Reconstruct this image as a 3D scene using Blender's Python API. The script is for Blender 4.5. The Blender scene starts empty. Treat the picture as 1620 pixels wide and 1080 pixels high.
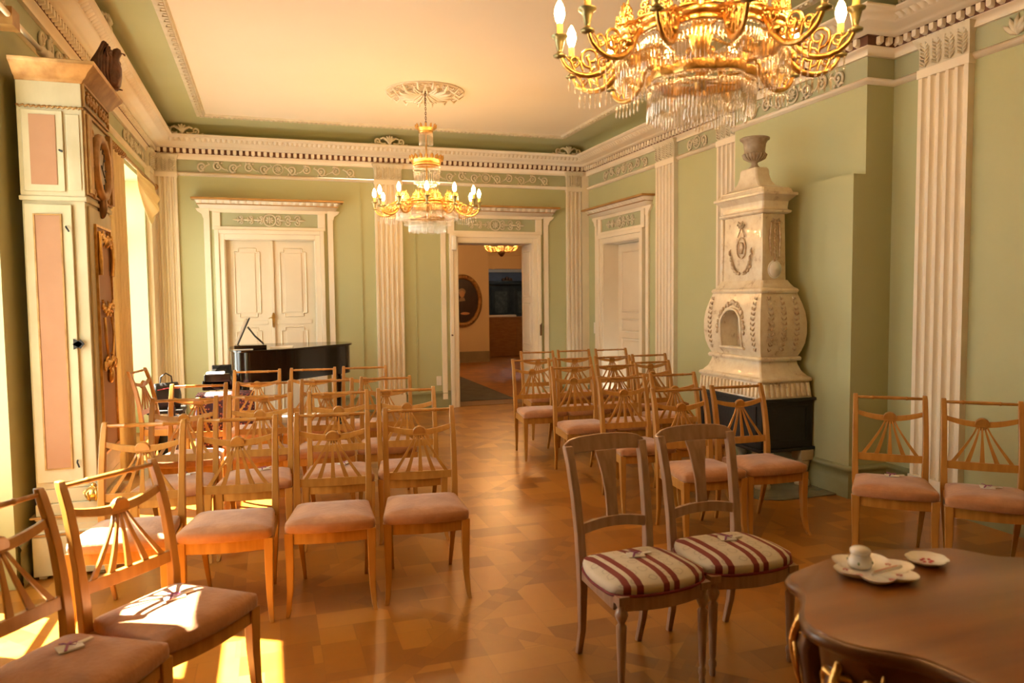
import bpy, math, random
from mathutils import Matrix, Vector
R = math.radians
PI = math.pi
random.seed(7)
SC = bpy.context.scene
COL = SC.collection

# ------------------------------------------------------------------ materials
def _nt(name):
    m = bpy.data.materials.new(name); m.use_nodes = True
    nt = m.node_tree; nt.nodes.clear()
    out = nt.nodes.new('ShaderNodeOutputMaterial')
    return m, nt, out
def N(nt, t, **kw):
    n = nt.nodes.new(t)
    for k, v in kw.items(): setattr(n, k, v)
    return n
def setin(nt, n, **kw):
    for k, v in kw.items():
        s = n.inputs[k.replace('_', ' ')]
        if hasattr(v, 'links') or isinstance(v, bpy.types.NodeSocket): nt.links.new(v, s)
        else: s.default_value = v
def ramp(nt, fac, stops):
    r = N(nt, 'ShaderNodeValToRGB'); nt.links.new(fac, r.inputs['Fac'])
    e = r.color_ramp.elements
    while len(e) < len(stops): e.new(0.5)
    for i, (p, c) in enumerate(stops):
        e[i].position = p; e[i].color = (*c, 1)
    return r.outputs['Color']
def coords(nt, scale=(1, 1, 1), rot=(0, 0, 0), kind='Object'):
    tc = N(nt, 'ShaderNodeTexCoord'); mp = N(nt, 'ShaderNodeMapping')
    nt.links.new(tc.outputs[kind], mp.inputs['Vector'])
    mp.inputs['Scale'].default_value = scale; mp.inputs['Rotation'].default_value = rot
    return mp.outputs['Vector']
def mat(name, c1, c2=None, rough=.5, metal=0, scale=6, stretch=(1, 1, 1), bump=0, bscale=None, coat=0, detail=4, spec=.5, sheen=0, trans=0, sub=0):
    m, nt, out = _nt(name)
    b = N(nt, 'ShaderNodeBsdfPrincipled')
    nt.links.new(b.outputs[0], out.inputs[0])
    b.inputs['Roughness'].default_value = rough
    b.inputs['Metallic'].default_value = metal
    b.inputs['Specular IOR Level'].default_value = spec
    if coat: b.inputs['Coat Weight'].default_value = coat; b.inputs['Coat Roughness'].default_value = .29 if rough > .2 else .1
    if sheen: b.inputs['Sheen Weight'].default_value = sheen
    if trans: b.inputs['Transmission Weight'].default_value = trans
    v = coords(nt, stretch)
    no = N(nt, 'ShaderNodeTexNoise'); nt.links.new(v, no.inputs['Vector'])
    no.inputs['Scale'].default_value = scale; no.inputs['Detail'].default_value = detail
    c2 = c2 or tuple(x * .88 for x in c1)
    nt.links.new(ramp(nt, no.outputs['Fac'], [(.35, c2), (.65, c1)]), b.inputs['Base Color'])
    if bump:
        n2 = N(nt, 'ShaderNodeTexNoise'); nt.links.new(v, n2.inputs['Vector'])
        n2.inputs['Scale'].default_value = bscale or scale * 4
        bp = N(nt, 'ShaderNodeBump'); bp.inputs['Strength'].default_value = bump; bp.inputs['Distance'].default_value = .01
        nt.links.new(n2.outputs['Fac'], bp.inputs['Height']); nt.links.new(bp.outputs[0], b.inputs['Normal'])
    return m
def emit(name, col, s):
    m, nt, out = _nt(name); e = N(nt, 'ShaderNodeEmission')
    e.inputs[0].default_value = (*col, 1); e.inputs[1].default_value = s
    nt.links.new(e.outputs[0], out.inputs[0]); return m

M_ = {}
M_['green'] = mat('wall_paint_sage', (.44, .45, .25), (.415, .425, .23), rough=.6, scale=1.2, bump=.05, bscale=30)
M_['frieze'] = mat('frieze_paint_greyed_sage', (.40, .415, .26), (.365, .38, .235), rough=.7, scale=2)
M_['trim'] = mat('cream_plaster_paint', (.80, .715, .565), (.75, .665, .52), rough=.55, scale=3, bump=.04, bscale=40)
M_['stucco'] = mat('stucco_relief_paint', (.66, .60, .46), (.58, .52, .38), rough=.65, scale=12, bump=.2, bscale=60)
M_['dentil_gap'] = mat('brown_dentil_backing', (.16, .065, .03), (.1, .04, .02), rough=.8)  # brown backing strip that shows between the dentil blocks
M_['ceil'] = mat('ceiling_paint_warm_white', (.82, .72, .56), (.79, .69, .525), rough=.7, scale=.7)
M_['doorp'] = mat('door_paint_ivory', (.74, .645, .49), (.70, .60, .45), rough=.4, scale=2)
M_['gold'] = mat('gilded_metal', (.80, .50, .17), (.62, .35, .10), rough=.3, metal=1, scale=25, bump=.25, bscale=90)
M_['giltw'] = mat('worn_gilt_wood', (.40, .23, .075), (.26, .13, .035), rough=.42, metal=.3, scale=14, bump=.08, bscale=50)
M_['brass'] = mat('brass', (.8, .55, .2), (.6, .38, .12), rough=.3, metal=1, scale=20)
M_['bronze'] = mat('dark_bronze', (.20, .11, .05), (.12, .06, .03), rough=.4, metal=.8)
M_['cup'] = mat('patinated_candle_cup', (.45, .42, .22), (.30, .30, .16), rough=.35, metal=.7, scale=30)
M_['candle'] = mat('wax_candle_sleeve', (.80, .52, .16), (.75, .46, .12), rough=.5)
M_['wood'] = mat('honey_cherry_wood', (.48, .235, .05), (.38, .17, .032), rough=.30, scale=5, stretch=(6, 6, .8), coat=.3, detail=6)
M_['seat'] = mat('dusty_pink_plush', (.47, .225, .10), (.34, .145, .058), rough=.85, scale=9, sheen=.35, bump=.25, bscale=60, detail=8)
M_['wood2'] = mat('greyed_beech_wood', (.41, .265, .185), (.31, .19, .125), rough=.30, scale=5, stretch=(8, 8, .8), coat=.35, detail=6)
M_['dwood'] = mat('dark_stained_leg_wood', (.09, .035, .02), (.06, .02, .012), rough=.35)
M_['tablew'] = mat('walnut_table_veneer', (.25, .09, .015), (.155, .048, .008), rough=.30, scale=2.2, stretch=(.6, 5, 3), coat=.4, detail=8)
M_['tabled'] = mat('dark_walnut_moulding', (.13, .045, .014), (.07, .022, .008), rough=.29, scale=4, coat=.5)
M_['piano'] = mat('black_piano_lacquer', (.010, .005, .004), (.006, .003, .003), rough=.12, coat=.15, spec=.35)
M_['black'] = mat('black_leather', (.02, .02, .022), (.012, .012, .014), rough=.4, bump=.2, bscale=80)
M_['iron'] = mat('black_cast_iron', (.010, .009, .009), (.005, .005, .005), rough=.5, scale=10, bump=.2)
M_['porc'] = mat('white_porcelain', (.88, .87, .84), (.84, .82, .78), rough=.12, coat=.5)
M_['white'] = mat('white_paper', (.85, .82, .76), (.8, .77, .7), rough=.7)
M_['purple'] = mat('purple_ribbon', (.30, .08, .22), (.22, .05, .16), rough=.5)
M_['red'] = mat('red_paint_mark', (.55, .05, .08), rough=.4)
M_['clockp'] = mat('aged_cream_case_paint', (.52, .465, .31), (.43, .375, .235), rough=.5, scale=8, stretch=(1, 1, .4), detail=8)
M_['pink'] = mat('salmon_case_panel', (.36, .185, .095), (.32, .155, .075), rough=.55, scale=4)
M_['eagle'] = mat('carved_brown_wood', (.15, .055, .02), (.07, .025, .01), rough=.45, scale=20, bump=.5, bscale=40)
M_['dial'] = mat('enamel_clock_dial', (.70, .68, .64), (.6, .58, .55), rough=.25)
def curtain_mat():
    m, nt, out = _nt('ivory_silk_curtain')
    d = N(nt, 'ShaderNodeBsdfDiffuse'); t = N(nt, 'ShaderNodeBsdfTranslucent'); v = coords(nt); no = N(nt, 'ShaderNodeTexNoise'); nt.links.new(v, no.inputs['Vector']); no.inputs['Scale'].default_value = 2
    c = ramp(nt, no.outputs['Fac'], [(.3, (.76, .62, .34)), (.7, (.82, .70, .42))]); nt.links.new(c, d.inputs[0]); nt.links.new(c, t.inputs[0])
    mx = N(nt, 'ShaderNodeMixShader'); mx.inputs[0].default_value = .22; nt.links.new(d.outputs[0], mx.inputs[1]); nt.links.new(t.outputs[0], mx.inputs[2]); nt.links.new(mx.outputs[0], out.inputs[0]); return m
M_['curtain'] = curtain_mat()
M_['stovew'] = None
M_['marble'] = mat('grey_marble_slab', (.20, .18, .12), (.14, .125, .085), rough=.18, scale=5, detail=10)
M_['sand'] = mat('sandstone_foot', (.50, .42, .27), (.40, .32, .2), rough=.8, bump=.3)
M_['rug'] = mat('grey_blue_runner', (.12, .115, .115), (.085, .08, .08), rough=.95, bump=.4, bscale=120)
M_['farwall'] = mat('ochre_cream_wall', (.72, .58, .38), (.68, .54, .35), rough=.7, scale=1)
M_['bluewall'] = mat('slate_blue_wall', (.17, .19, .24), (.14, .16, .20), rough=.7)
M_['cab'] = mat('dark_green_painted_cabinet', (.025, .03, .028), (.012, .016, .015), rough=.35)
M_['cabp'] = mat('cabinet_panel_greyish', (.07, .075, .06), (.03, .035, .03), rough=.4, scale=12)
M_['counter'] = mat('counter_oak', (.34, .16, .05), (.26, .115, .035), rough=.4, stretch=(1, 1, 5))
M_['plastic'] = mat('ivory_plastic', (.8, .76, .66), rough=.4)
M_['skirt'] = mat('grey_green_skirting', (.27, .285, .16), (.23, .245, .13), rough=.45)
M_['bulb'] = emit('glowing_bulb', (1, .535, .19), 285)
M_['bulbfar'] = emit('glowing_bulb_far', (1, .53, .2), 420)

def glass_prism():
    m, nt, out = _nt('cut_crystal')
    tr = N(nt, 'ShaderNodeBsdfTransparent'); tr.inputs[0].default_value = (1, .98, .94, 1)
    gl = N(nt, 'ShaderNodeBsdfGlossy'); gl.inputs['Roughness'].default_value = .06; gl.inputs['Color'].default_value = (1, .98, .93, 1)
    v = coords(nt); no = N(nt, 'ShaderNodeTexNoise'); nt.links.new(v, no.inputs['Vector']); no.inputs['Scale'].default_value = 60
    fr = N(nt, 'ShaderNodeMath', operation='MULTIPLY_ADD'); nt.links.new(no.outputs['Fac'], fr.inputs[0]); fr.inputs[1].default_value = .45; fr.inputs[2].default_value = .12
    mx = N(nt, 'ShaderNodeMixShader'); nt.links.new(fr.outputs[0], mx.inputs[0])
    nt.links.new(tr.outputs[0], mx.inputs[1]); nt.links.new(gl.outputs[0], mx.inputs[2])
    nt.links.new(mx.outputs[0], out.inputs[0]); return m
M_['crystal'] = glass_prism()
def window_glass():
    m, nt, out = _nt('window_glass')
    tr = N(nt, 'ShaderNodeBsdfTransparent'); gl = N(nt, 'ShaderNodeBsdfGlossy'); gl.inputs['Roughness'].default_value = .02
    no = N(nt, 'ShaderNodeTexNoise'); no.inputs['Scale'].default_value = 3
    fr = N(nt, 'ShaderNodeMath', operation='MULTIPLY_ADD'); nt.links.new(no.outputs['Fac'], fr.inputs[0]); fr.inputs[1].default_value = .02; fr.inputs[2].default_value = .05
    mx = N(nt, 'ShaderNodeMixShader'); nt.links.new(fr.outputs[0], mx.inputs[0])
    nt.links.new(tr.outputs[0], mx.inputs[1]); nt.links.new(gl.outputs[0], mx.inputs[2])
    nt.links.new(mx.outputs[0], out.inputs[0]); return m
M_['glass'] = window_glass()
def stove_glaze():
    m, nt, out = _nt('crackled_white_glaze')
    b = N(nt, 'ShaderNodeBsdfPrincipled'); nt.links.new(b.outputs[0], out.inputs[0])
    b.inputs['Roughness'].default_value = .28; b.inputs['Coat Weight'].default_value = .3
    v = coords(nt); no = N(nt, 'ShaderNodeTexNoise'); nt.links.new(v, no.inputs['Vector'])
    no.inputs['Scale'].default_value = 9; no.inputs['Detail'].default_value = 10; no.inputs['Roughness'].default_value = .7
    nt.links.new(ramp(nt, no.outputs['Fac'], [(.32, (.34, .22, .12)), (.43, (.66, .55, .38)), (.62, (.74, .65, .48))]), b.inputs['Base Color'])
    return m
M_['stovew'] = stove_glaze()
M_['stover'] = mat('stained_relief_glaze', (.64, .53, .36), (.42, .28, .16), rough=.35, scale=40, detail=6)

def parquet():
    m, nt, out = _nt('oak_parquet_panels')
    b = N(nt, 'ShaderNodeBsdfPrincipled'); nt.links.new(b.outputs[0], out.inputs[0])
    tc = N(nt, 'ShaderNodeTexCoord')
    def mth(op, a, c=None, d=None):
        n = N(nt, 'ShaderNodeMath', operation=op)
        for i, x in enumerate((a, c, d)):
            if x is None: continue
            if isinstance(x, (int, float)): n.inputs[i].default_value = x
            else: nt.links.new(x, n.inputs[i])
        return n.outputs[0]
    sp = N(nt, 'ShaderNodeSeparateXYZ'); nt.links.new(tc.outputs['Object'], sp.inputs[0])
    x = mth('SUBTRACT', sp.outputs[0], .86); y = mth('SUBTRACT', sp.outputs[1], 3.34)
    S = 1.02
    u = mth('MULTIPLY', mth('ADD', x, y), .7071 / S); v = mth('MULTIPLY', mth('SUBTRACT', y, x), .7071 / S)
    fu = mth('FRACT', u); fv = mth('FRACT', v)
    def edge(f): return mth('LESS_THAN', mth('MINIMUM', f, mth('SUBTRACT', 1, f)), .045)
    eu, ev = edge(fu), edge(fv)
    # lattice planks inside the panels run parallel to the walls
    def planks(px, py, w, l, seed):
        row = mth('FLOOR', mth('MULTIPLY', py, 1 / w))
        off = mth('FRACT', mth('MULTIPLY', row, .618))
        c = mth('FLOOR', mth('ADD', mth('MULTIPLY', px, 1 / l), off))
        cb = N(nt, 'ShaderNodeCombineXYZ'); nt.links.new(row, cb.inputs[0]); nt.links.new(c, cb.inputs[1]); cb.inputs[2].default_value = seed
        wn = N(nt, 'ShaderNodeTexWhiteNoise', noise_dimensions='3D'); nt.links.new(cb.outputs[0], wn.inputs['Vector'])
        fy = mth('FRACT', mth('MULTIPLY', py, 1 / w)); fx = mth('FRACT', mth('ADD', mth('MULTIPLY', px, 1 / l), off))
        gy = mth('LESS_THAN', mth('MINIMUM', fy, mth('SUBTRACT', 1, fy)), .018)
        gx = mth('LESS_THAN', mth('MINIMUM', fx, mth('SUBTRACT', 1, fx)), .006)
        return wn.outputs['Value'], mth('MAXIMUM', gy, gx)
    a, ga = planks(x, y, .17, .52, 1.0)
    c, gc = planks(y, x, .17, .52, 2.0)
    ck = mth('MODULO', mth('ABSOLUTE', mth('ADD', mth('FLOOR', mth('MULTIPLY', x, 1 / .34)), mth('FLOOR', mth('MULTIPLY', y, 1 / .34)))), 2.0)
    def mixf(f, p, q): # p when f=0
        return mth('ADD', mth('MULTIPLY', p, mth('SUBTRACT', 1, f)), mth('MULTIPLY', q, f))
    val = mixf(ck, a, c); gap = mixf(ck, ga, gc)
    bu, gbu = planks(u, v, .09, 1.0, 3.0); bv, gbv = planks(v, u, .09, 1.0, 4.0)
    val = mixf(eu, val, mth('MULTIPLY', bu, .6)); val = mixf(ev, val, mth('MULTIPLY', bv, .6))
    eg = lambda f: mth('LESS_THAN', mth('ABSOLUTE', mth('SUBTRACT', mth('MINIMUM', f, mth('SUBTRACT', 1, f)), .045)), .002)
    gap = mth('MULTIPLY', gap, mth('SUBTRACT', 1, mth('MAXIMUM', eu, ev)))
    gap = mth('MAXIMUM', gap, mth('MAXIMUM', eg(fu), eg(fv)))
    no = N(nt, 'ShaderNodeTexNoise'); no.inputs['Scale'].default_value = 14; no.inputs['Detail'].default_value = 6
    nt.links.new(tc.outputs['Object'], no.inputs['Vector'])
    val = mth('ADD', mth('MULTIPLY', val, .75), mth('MULTIPLY', no.outputs['Fac'], .25))
    col = ramp(nt, val, [(.08, (.21, .070, .007)), (.45, (.32, .122, .012)), (.9, (.43, .185, .026))])
    mx = N(nt, 'ShaderNodeMixRGB', blend_type='MIX'); nt.links.new(mth('MULTIPLY', gap, .30), mx.inputs[0]); nt.links.new(col, mx.inputs[1]); mx.inputs[2].default_value = (.17, .065, .012, 1)
    nt.links.new(mx.outputs[0], b.inputs['Base Color'])
    r2 = mth('MULTIPLY_ADD', no.outputs['Fac'], .05, .285)
    nt.links.new(r2, b.inputs['Roughness'])
    b.inputs['Specular IOR Level'].default_value = .62
    n3 = N(nt, 'ShaderNodeTexNoise'); n3.inputs['Scale'].default_value = 3.5; nt.links.new(tc.outputs['Object'], n3.inputs['Vector'])
    bp = N(nt, 'ShaderNodeBump'); bp.inputs['Strength'].default_value = .05; bp.inputs['Distance'].default_value = .01
    nt.links.new(n3.outputs['Fac'], bp.inputs['Height']); nt.links.new(bp.outputs[0], b.inputs['Normal'])
    return m
M_['parquet'] = parquet()
def striped():
    m, nt, out = _nt('striped_brocade')
    b = N(nt, 'ShaderNodeBsdfPrincipled'); nt.links.new(b.outputs[0], out.inputs[0]); b.inputs['Roughness'].default_value = .7
    tc = N(nt, 'ShaderNodeTexCoord'); sp = N(nt, 'ShaderNodeSeparateXYZ'); nt.links.new(tc.outputs['Object'], sp.inputs[0])
    f = N(nt, 'ShaderNodeMath', operation='FRACT'); a = N(nt, 'ShaderNodeMath', operation='MULTIPLY_ADD')
    nt.links.new(sp.outputs[0], a.inputs[0]); a.inputs[1].default_value = 1 / .155; a.inputs[2].default_value = .15; nt.links.new(a.outputs[0], f.inputs[0])
    v = coords(nt); vo = N(nt, 'ShaderNodeTexVoronoi'); nt.links.new(v, vo.inputs['Vector']); vo.inputs['Scale'].default_value = 15; vo.inputs['Randomness'].default_value = .35
    no = N(nt, 'ShaderNodeTexNoise'); nt.links.new(v, no.inputs['Vector']); no.inputs['Scale'].default_value = 45
    ad = N(nt, 'ShaderNodeMath', operation='MULTIPLY'); nt.links.new(vo.outputs['Distance'], ad.inputs[0]); ad.operation = 'MULTIPLY_ADD'; ad.inputs[1].default_value = 1; n5 = N(nt, 'ShaderNodeMath', operation='MULTIPLY_ADD'); nt.links.new(no.outputs['Fac'], n5.inputs[0]); n5.inputs[1].default_value = .25; n5.inputs[2].default_value = -.12; nt.links.new(n5.outputs[0], ad.inputs[2])
    base = ramp(nt, ad.outputs[0], [(.0, (.55, .48, .37)), (.10, (.66, .59, .47)), (.24, (.64, .57, .45)), (.29, (.46, .40, .31)), (.34, (.64, .57, .45)), (.6, (.67, .60, .48))])
    st = N(nt, 'ShaderNodeValToRGB'); nt.links.new(f.outputs[0], st.inputs[0]); st.color_ramp.interpolation = 'CONSTANT'
    e = st.color_ramp.elements
    for i, (p, c) in enumerate([(0, 1), (.17, 0), (.30, 1), (.47, 0)]):
        if i >= 2: e.new(p)
        e[i].position = p; e[i].color = (c, c, c, 1)
    mx = N(nt, 'ShaderNodeMixRGB'); nt.links.new(st.outputs[0], mx.inputs[0]); nt.links.new(base, mx.inputs[1]); mx.inputs[2].default_value = (.21, .028, .025, 1)
    nt.links.new(mx.outputs[0], b.inputs['Base Color']); return m
M_['stripe'] = striped()
M_['braid'] = mat('burgundy_braid', (.20, .02, .025), rough=.7)
def paisley():
    m, nt, out = _nt('dark_red_floral_fabric')
    b = N(nt, 'ShaderNodeBsdfPrincipled'); nt.links.new(b.outputs[0], out.inputs[0]); b.inputs['Roughness'].default_value = .85
    v = coords(nt); vo = N(nt, 'ShaderNodeTexVoronoi'); nt.links.new(v, vo.inputs['Vector']); vo.inputs['Scale'].default_value = 42
    nt.links.new(ramp(nt, vo.outputs['Distance'], [(.15, (.55, .30, .16)), (.3, (.32, .05, .04)), (.5, (.05, .02, .035))]), b.inputs['Base Color'])
    return m
M_['paisley'] = paisley()

# ------------------------------------------------------------------ mesh builder
class MB:
    def __init__(s, M=None): s.v = []; s.f = []; s.s = []; s.m = []; s.M = M or Matrix()
    def add(s, vs, fs, smooth=False, mi=0, T=None):
        o = len(s.v); M = s.M @ T if T is not None else s.M
        s.v += [tuple(M @ Vector(p)) for p in vs]
        for f in fs: s.f.append([i + o for i in f]); s.s.append(smooth); s.m.append(mi)
        return s
    def box(s, x0, x1, y0, y1, z0, z1, mi=0, T=None):
        vs = [(x, y, z) for z in (z0, z1) for y in (y0, y1) for x in (x0, x1)]
        return s.add(vs, [(0, 2, 3, 1), (4, 5, 7, 6), (0, 1, 5, 4), (2, 6, 7, 3), (0, 4, 6, 2), (1, 3, 7, 5)], False, mi, T)
    def loft(s, rings, smooth=True, cap=True, closed=True, mi=0, T=None):
        n = len(rings[0]); vs = [p for r in rings for p in r]; fs = []
        for i in range(len(rings) - 1):
            for j in range(n if closed else n - 1):
                k = (j + 1) % n
                fs.append((i * n + j, i * n + k, (i + 1) * n + k, (i + 1) * n + j))
        if cap:
            fs.append(tuple(range(n))[::-1]); fs.append(tuple((len(rings) - 1) * n + j for j in range(n)))
        return s.add(vs, fs, smooth, mi, T)
    def tube(s, pts, r, n=8, smooth=True, cap=True, mi=0, T=None, sq=1.0, loop=False):
        pts = [Vector(p) for p in pts]; m = len(pts)
        rs = r if isinstance(r, (list, tuple)) else [r] * m
        rings = []; up = None
        for i, p in enumerate(pts):
            if loop: d = pts[(i + 1) % m] - pts[i - 1]
            else: d = pts[min(i + 1, m - 1)] - pts[max(i - 1, 0)]
            if d.length < 1e-9: d = Vector((0, 0, 1))
            d.normalize()
            if up is None:
                up = Vector((0, 0, 1)) if abs(d.z) < .9 else Vector((0, 1, 0))
            a = d.cross(up)
            if a.length < 1e-6: a = d.cross(Vector((1, 0, 0)))
            a.normalize(); b = a.cross(d).normalized(); up = b
            rings.append([tuple(p + a * math.cos(2 * PI * k / n) * rs[i] + b * math.sin(2 * PI * k / n) * rs[i] * sq) for k in range(n)])
        if loop: rings.append(rings[0]); cap = False
        return s.loft(rings, smooth, cap, True, mi, T)
    def lathe(s, prof, n=24, smooth=True, mi=0, T=None, cap=True, flute=0, fa=0):
        rings = [[((r * (1 + fa * math.cos(flute * 2 * PI * k / n))) * math.cos(2 * PI * k / n), (r * (1 + fa * math.cos(flute * 2 * PI * k / n))) * math.sin(2 * PI * k / n), z) for k in range(n)] for r, z in prof]
        return s.loft(rings, smooth, cap, True, mi, T)
    def prism(s, poly, a0, a1, axis='z', mi=0, T=None, smooth=False):
        def P(p, a): return {'z': (p[0], p[1], a), 'y': (p[0], a, p[1]), 'x': (a, p[0], p[1])}[axis]
        return s.loft([[P(p, a0) for p in poly], [P(p, a1) for p in poly]], smooth, True, True, mi, T)
    def rect_ring(s, x0, x1, z0, z1, w, y0, y1, mi=0, T=None):
        s.box(x0, x1, y0, y1, z0, z0 + w, mi, T); s.box(x0, x1, y0, y1, z1 - w, z1, mi, T)
        s.box(x0, x0 + w, y0, y1, z0 + w, z1 - w, mi, T); s.box(x1 - w, x1, y0, y1, z0 + w, z1 - w, mi, T); return s
    def ball(s, c, r, n=10, sc=(1, 1, 1), mi=0, T=None):
        pr = [(max(math.sin(PI * i / n), .001) * r, -math.cos(PI * i / n) * r) for i in range(n + 1)]
        TT = Matrix.Translation(c) @ Matrix.Diagonal((*sc, 1))
        if T is not None: TT = T @ TT
        return s.lathe(pr, n + 2, True, mi, TT)
    def mesh(s, name, mats, angle=76):
        me = bpy.data.meshes.new(name); me.from_pydata(s.v, [], s.f); me.update()
        for m in (mats if isinstance(mats, (list, tuple)) else [mats]): me.materials.append(m)
        me.polygons.foreach_set('use_smooth', s.s); me.polygons.foreach_set('material_index', s.m)
        try: me.set_sharp_from_angle(angle=R(angle))
        except Exception: pass
        return me
    def build(s, name, mats, parent=None, bevel=0):
        o = bpy.data.objects.new(name, s.mesh(name, mats)); COL.objects.link(o)
        if parent: o.parent = parent
        if bevel:
            b = o.modifiers.new('edge', 'BEVEL'); b.width = bevel; b.segments = 2; b.limit_method = 'ANGLE'
        return o
def T(x=0, y=0, z=0): return Matrix.Translation((x, y, z))
def RZ(a): return Matrix.Rotation(a, 4, 'Z')
def RX(a): return Matrix.Rotation(a, 4, 'X')
def RY(a): return Matrix.Rotation(a, 4, 'Y')
def struct(o): o['kind'] = 'structure'; return o
def thing(name, label, cat, loc=(0, 0, 0), rz=0, group=None):
    o = bpy.data.objects.new(name, None); COL.objects.link(o); o.empty_display_size = .1
    o.location = loc; o.rotation_euler = (0, 0, rz); return tag(o, label, cat, group)
def tag(o, label, cat, group=None, kind=None):
    o['label'] = label; o['category'] = cat
    if group: o['group'] = group
    if kind: o['kind'] = kind
    return o
def spart(name, loc=(0, 0, 0)):
    o = bpy.data.objects.new(name, None); COL.objects.link(o); o.location = loc; return struct(o)
def dup(o, parent=None):
    c = o.copy(); COL.objects.link(c)
    if parent: c.parent = parent
    for ch in list(o.children): dup(ch, c)
    return c
def inst(name, me, parent, M):
    o = bpy.data.objects.new(name, me); COL.objects.link(o)
    if parent: o.parent = parent
    o.matrix_local = M; return o

# ------------------------------------------------------------------ room numbers
XL, XR, YB, YF, H = -1.33, 4.5, 10.1, -2.3, 3.70
BX, BY0, BY1 = 4.25, 4.47, 6.10          # chimney breast
WT = .42
WIN = [(3.25, 4.55), (5.75, 7.05), (7.95, 9.55)]
WZ0, WZ1 = .42, 2.92
ML = T(XL, 0, 0) @ RZ(PI / 2)            # local x = +Y, -y into the room
MRt = T(XR, 0, 0) @ RZ(-PI / 2)          # local x = -Y
MBk = T(0, YB, 0)

# floor, ceiling
struct(MB().box(XL - WT, XR + .02, YF, 10.12, -.1, 0).build('floor', M_['parquet']))
struct(MB().box(XL - .1, XR + .1, YF - .1, YB + .1, H, H + .1).build('ceiling', M_['ceil']))
# left wall with window openings
m = MB(); ys = [YF]
for a, b in WIN: ys += [a, b]
ys.append(YB + .3)
for i in range(0, len(ys), 2): m.box(XL - WT, XL, ys[i], ys[i + 1], 0, H)
for a, b in WIN: m.box(XL - WT, XL, a, b, WZ1, H); m.box(XL - WT, XL - .28, a, b, 0, WZ0)
struct(m.build('wall_left', M_['green']))
# right wall with door 3
D3 = (8.44, 9.54, 2.28)
m = MB(); m.box(XR, XR + .45, YF, D3[0], 0, H); m.box(XR, XR + .45, D3[1], YB + .3, 0, H); m.box(XR, XR + .45, D3[0], D3[1], D3[2], H)
m.box(XR + .45, XR + .5, D3[0] - .1, D3[1] + .1, 0, D3[2] + .1)
struct(m.build('wall_right', M_['green']))
m = MB(); m.box(BX, XR, BY0, BY1, 0, H); m.box(4.14, BX, BY0 - .0, 5.75, 0, 2.43)
struct(m.build('wall_chimney', M_['green']))
# back wall with doors 1 (closed) and 2 (open)
D1 = (-.505, .605, 2.315); D2 = (2.52, 3.64, 2.315); BT = .45
m = MB()
m.box(XL, D1[0], YB, YB + BT, 0, H); m.box(D1[1], D2[0], YB, YB + BT, 0, H); m.box(D2[1], XR, YB, YB + BT, 0, H)
m.box(D1[0], D1[1], YB, YB + BT, D1[2], H); m.box(D2[0], D2[1], YB, YB + BT, D2[2], H); m.box(D1[0], D1[1], YB + .2, YB + BT, 0, D1[2])
struct(m.build('wall_back', M_['green']))
struct(MB().box(XL - WT, XR + .45, YF - .3, YF, 0, H).build('wall_front', M_['green']))

# ------------------------------------------------------------------ sweeps
def sweep(path, prof, name, mt, closed=False, mi=0):
    # path: list (x,y); interior on the right-hand side; prof: (d, z)
    n = len(path); offs = []
    for i in range(n):
        def nrm(a, b):
            d = Vector((b[0] - a[0], b[1] - a[1])).normalized(); return Vector((d.y, -d.x))
        n1 = nrm(path[i - 1], path[i]) if i > 0 else None
        n2 = nrm(path[i], path[i + 1]) if i < n - 1 else None
        if n1 is None: o = n2
        elif n2 is None: o = n1
        else:
            o = (n1 + n2); o = o / max(.2, (1 + n1.dot(n2)))
        offs.append(o)
    rings = [[(p[0] + o.x * d, p[1] + o.y * d, z) for d, z in prof] for p, o in zip(path, offs)]
    mb = MB(); mb.loft(rings, False, False, False)
    return mb
ROOM = [(XL, YF), (XL, YB), (XR, YB), (XR, BY1), (BX, BY1), (BX, BY0), (XR, BY0), (XR, YF)]
cprof = [(0, 3.285), (.03, 3.285), (.035, 3.335), (.05, 3.345), (.05, 3.352)]
mb = sweep(ROOM, cprof, '', None)
mb2 = sweep(ROOM, [(.085, 3.412), (.12, 3.415), (.125, 3.43), (.15, 3.44), (.20, 3.462), (.215, 3.47), (.222, 3.505), (.27, 3.51), (.275, 3.525), (.29, 3.53), (.29, 3.545), (.08, 3.55)], '', None)
o = len(mb.v); mb.v += mb2.v; mb.f += [[i + o for i in f] for f in mb2.f]; mb.s += mb2.s; mb.m += mb2.m
struct(mb.build('trim_1', M_['trim']))
struct(sweep(ROOM, [(.05, 3.352), (.055, 3.352), (.058, 3.412), (.085, 3.412)], '', None).build('trim_2', M_['dentil_gap']))
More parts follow.
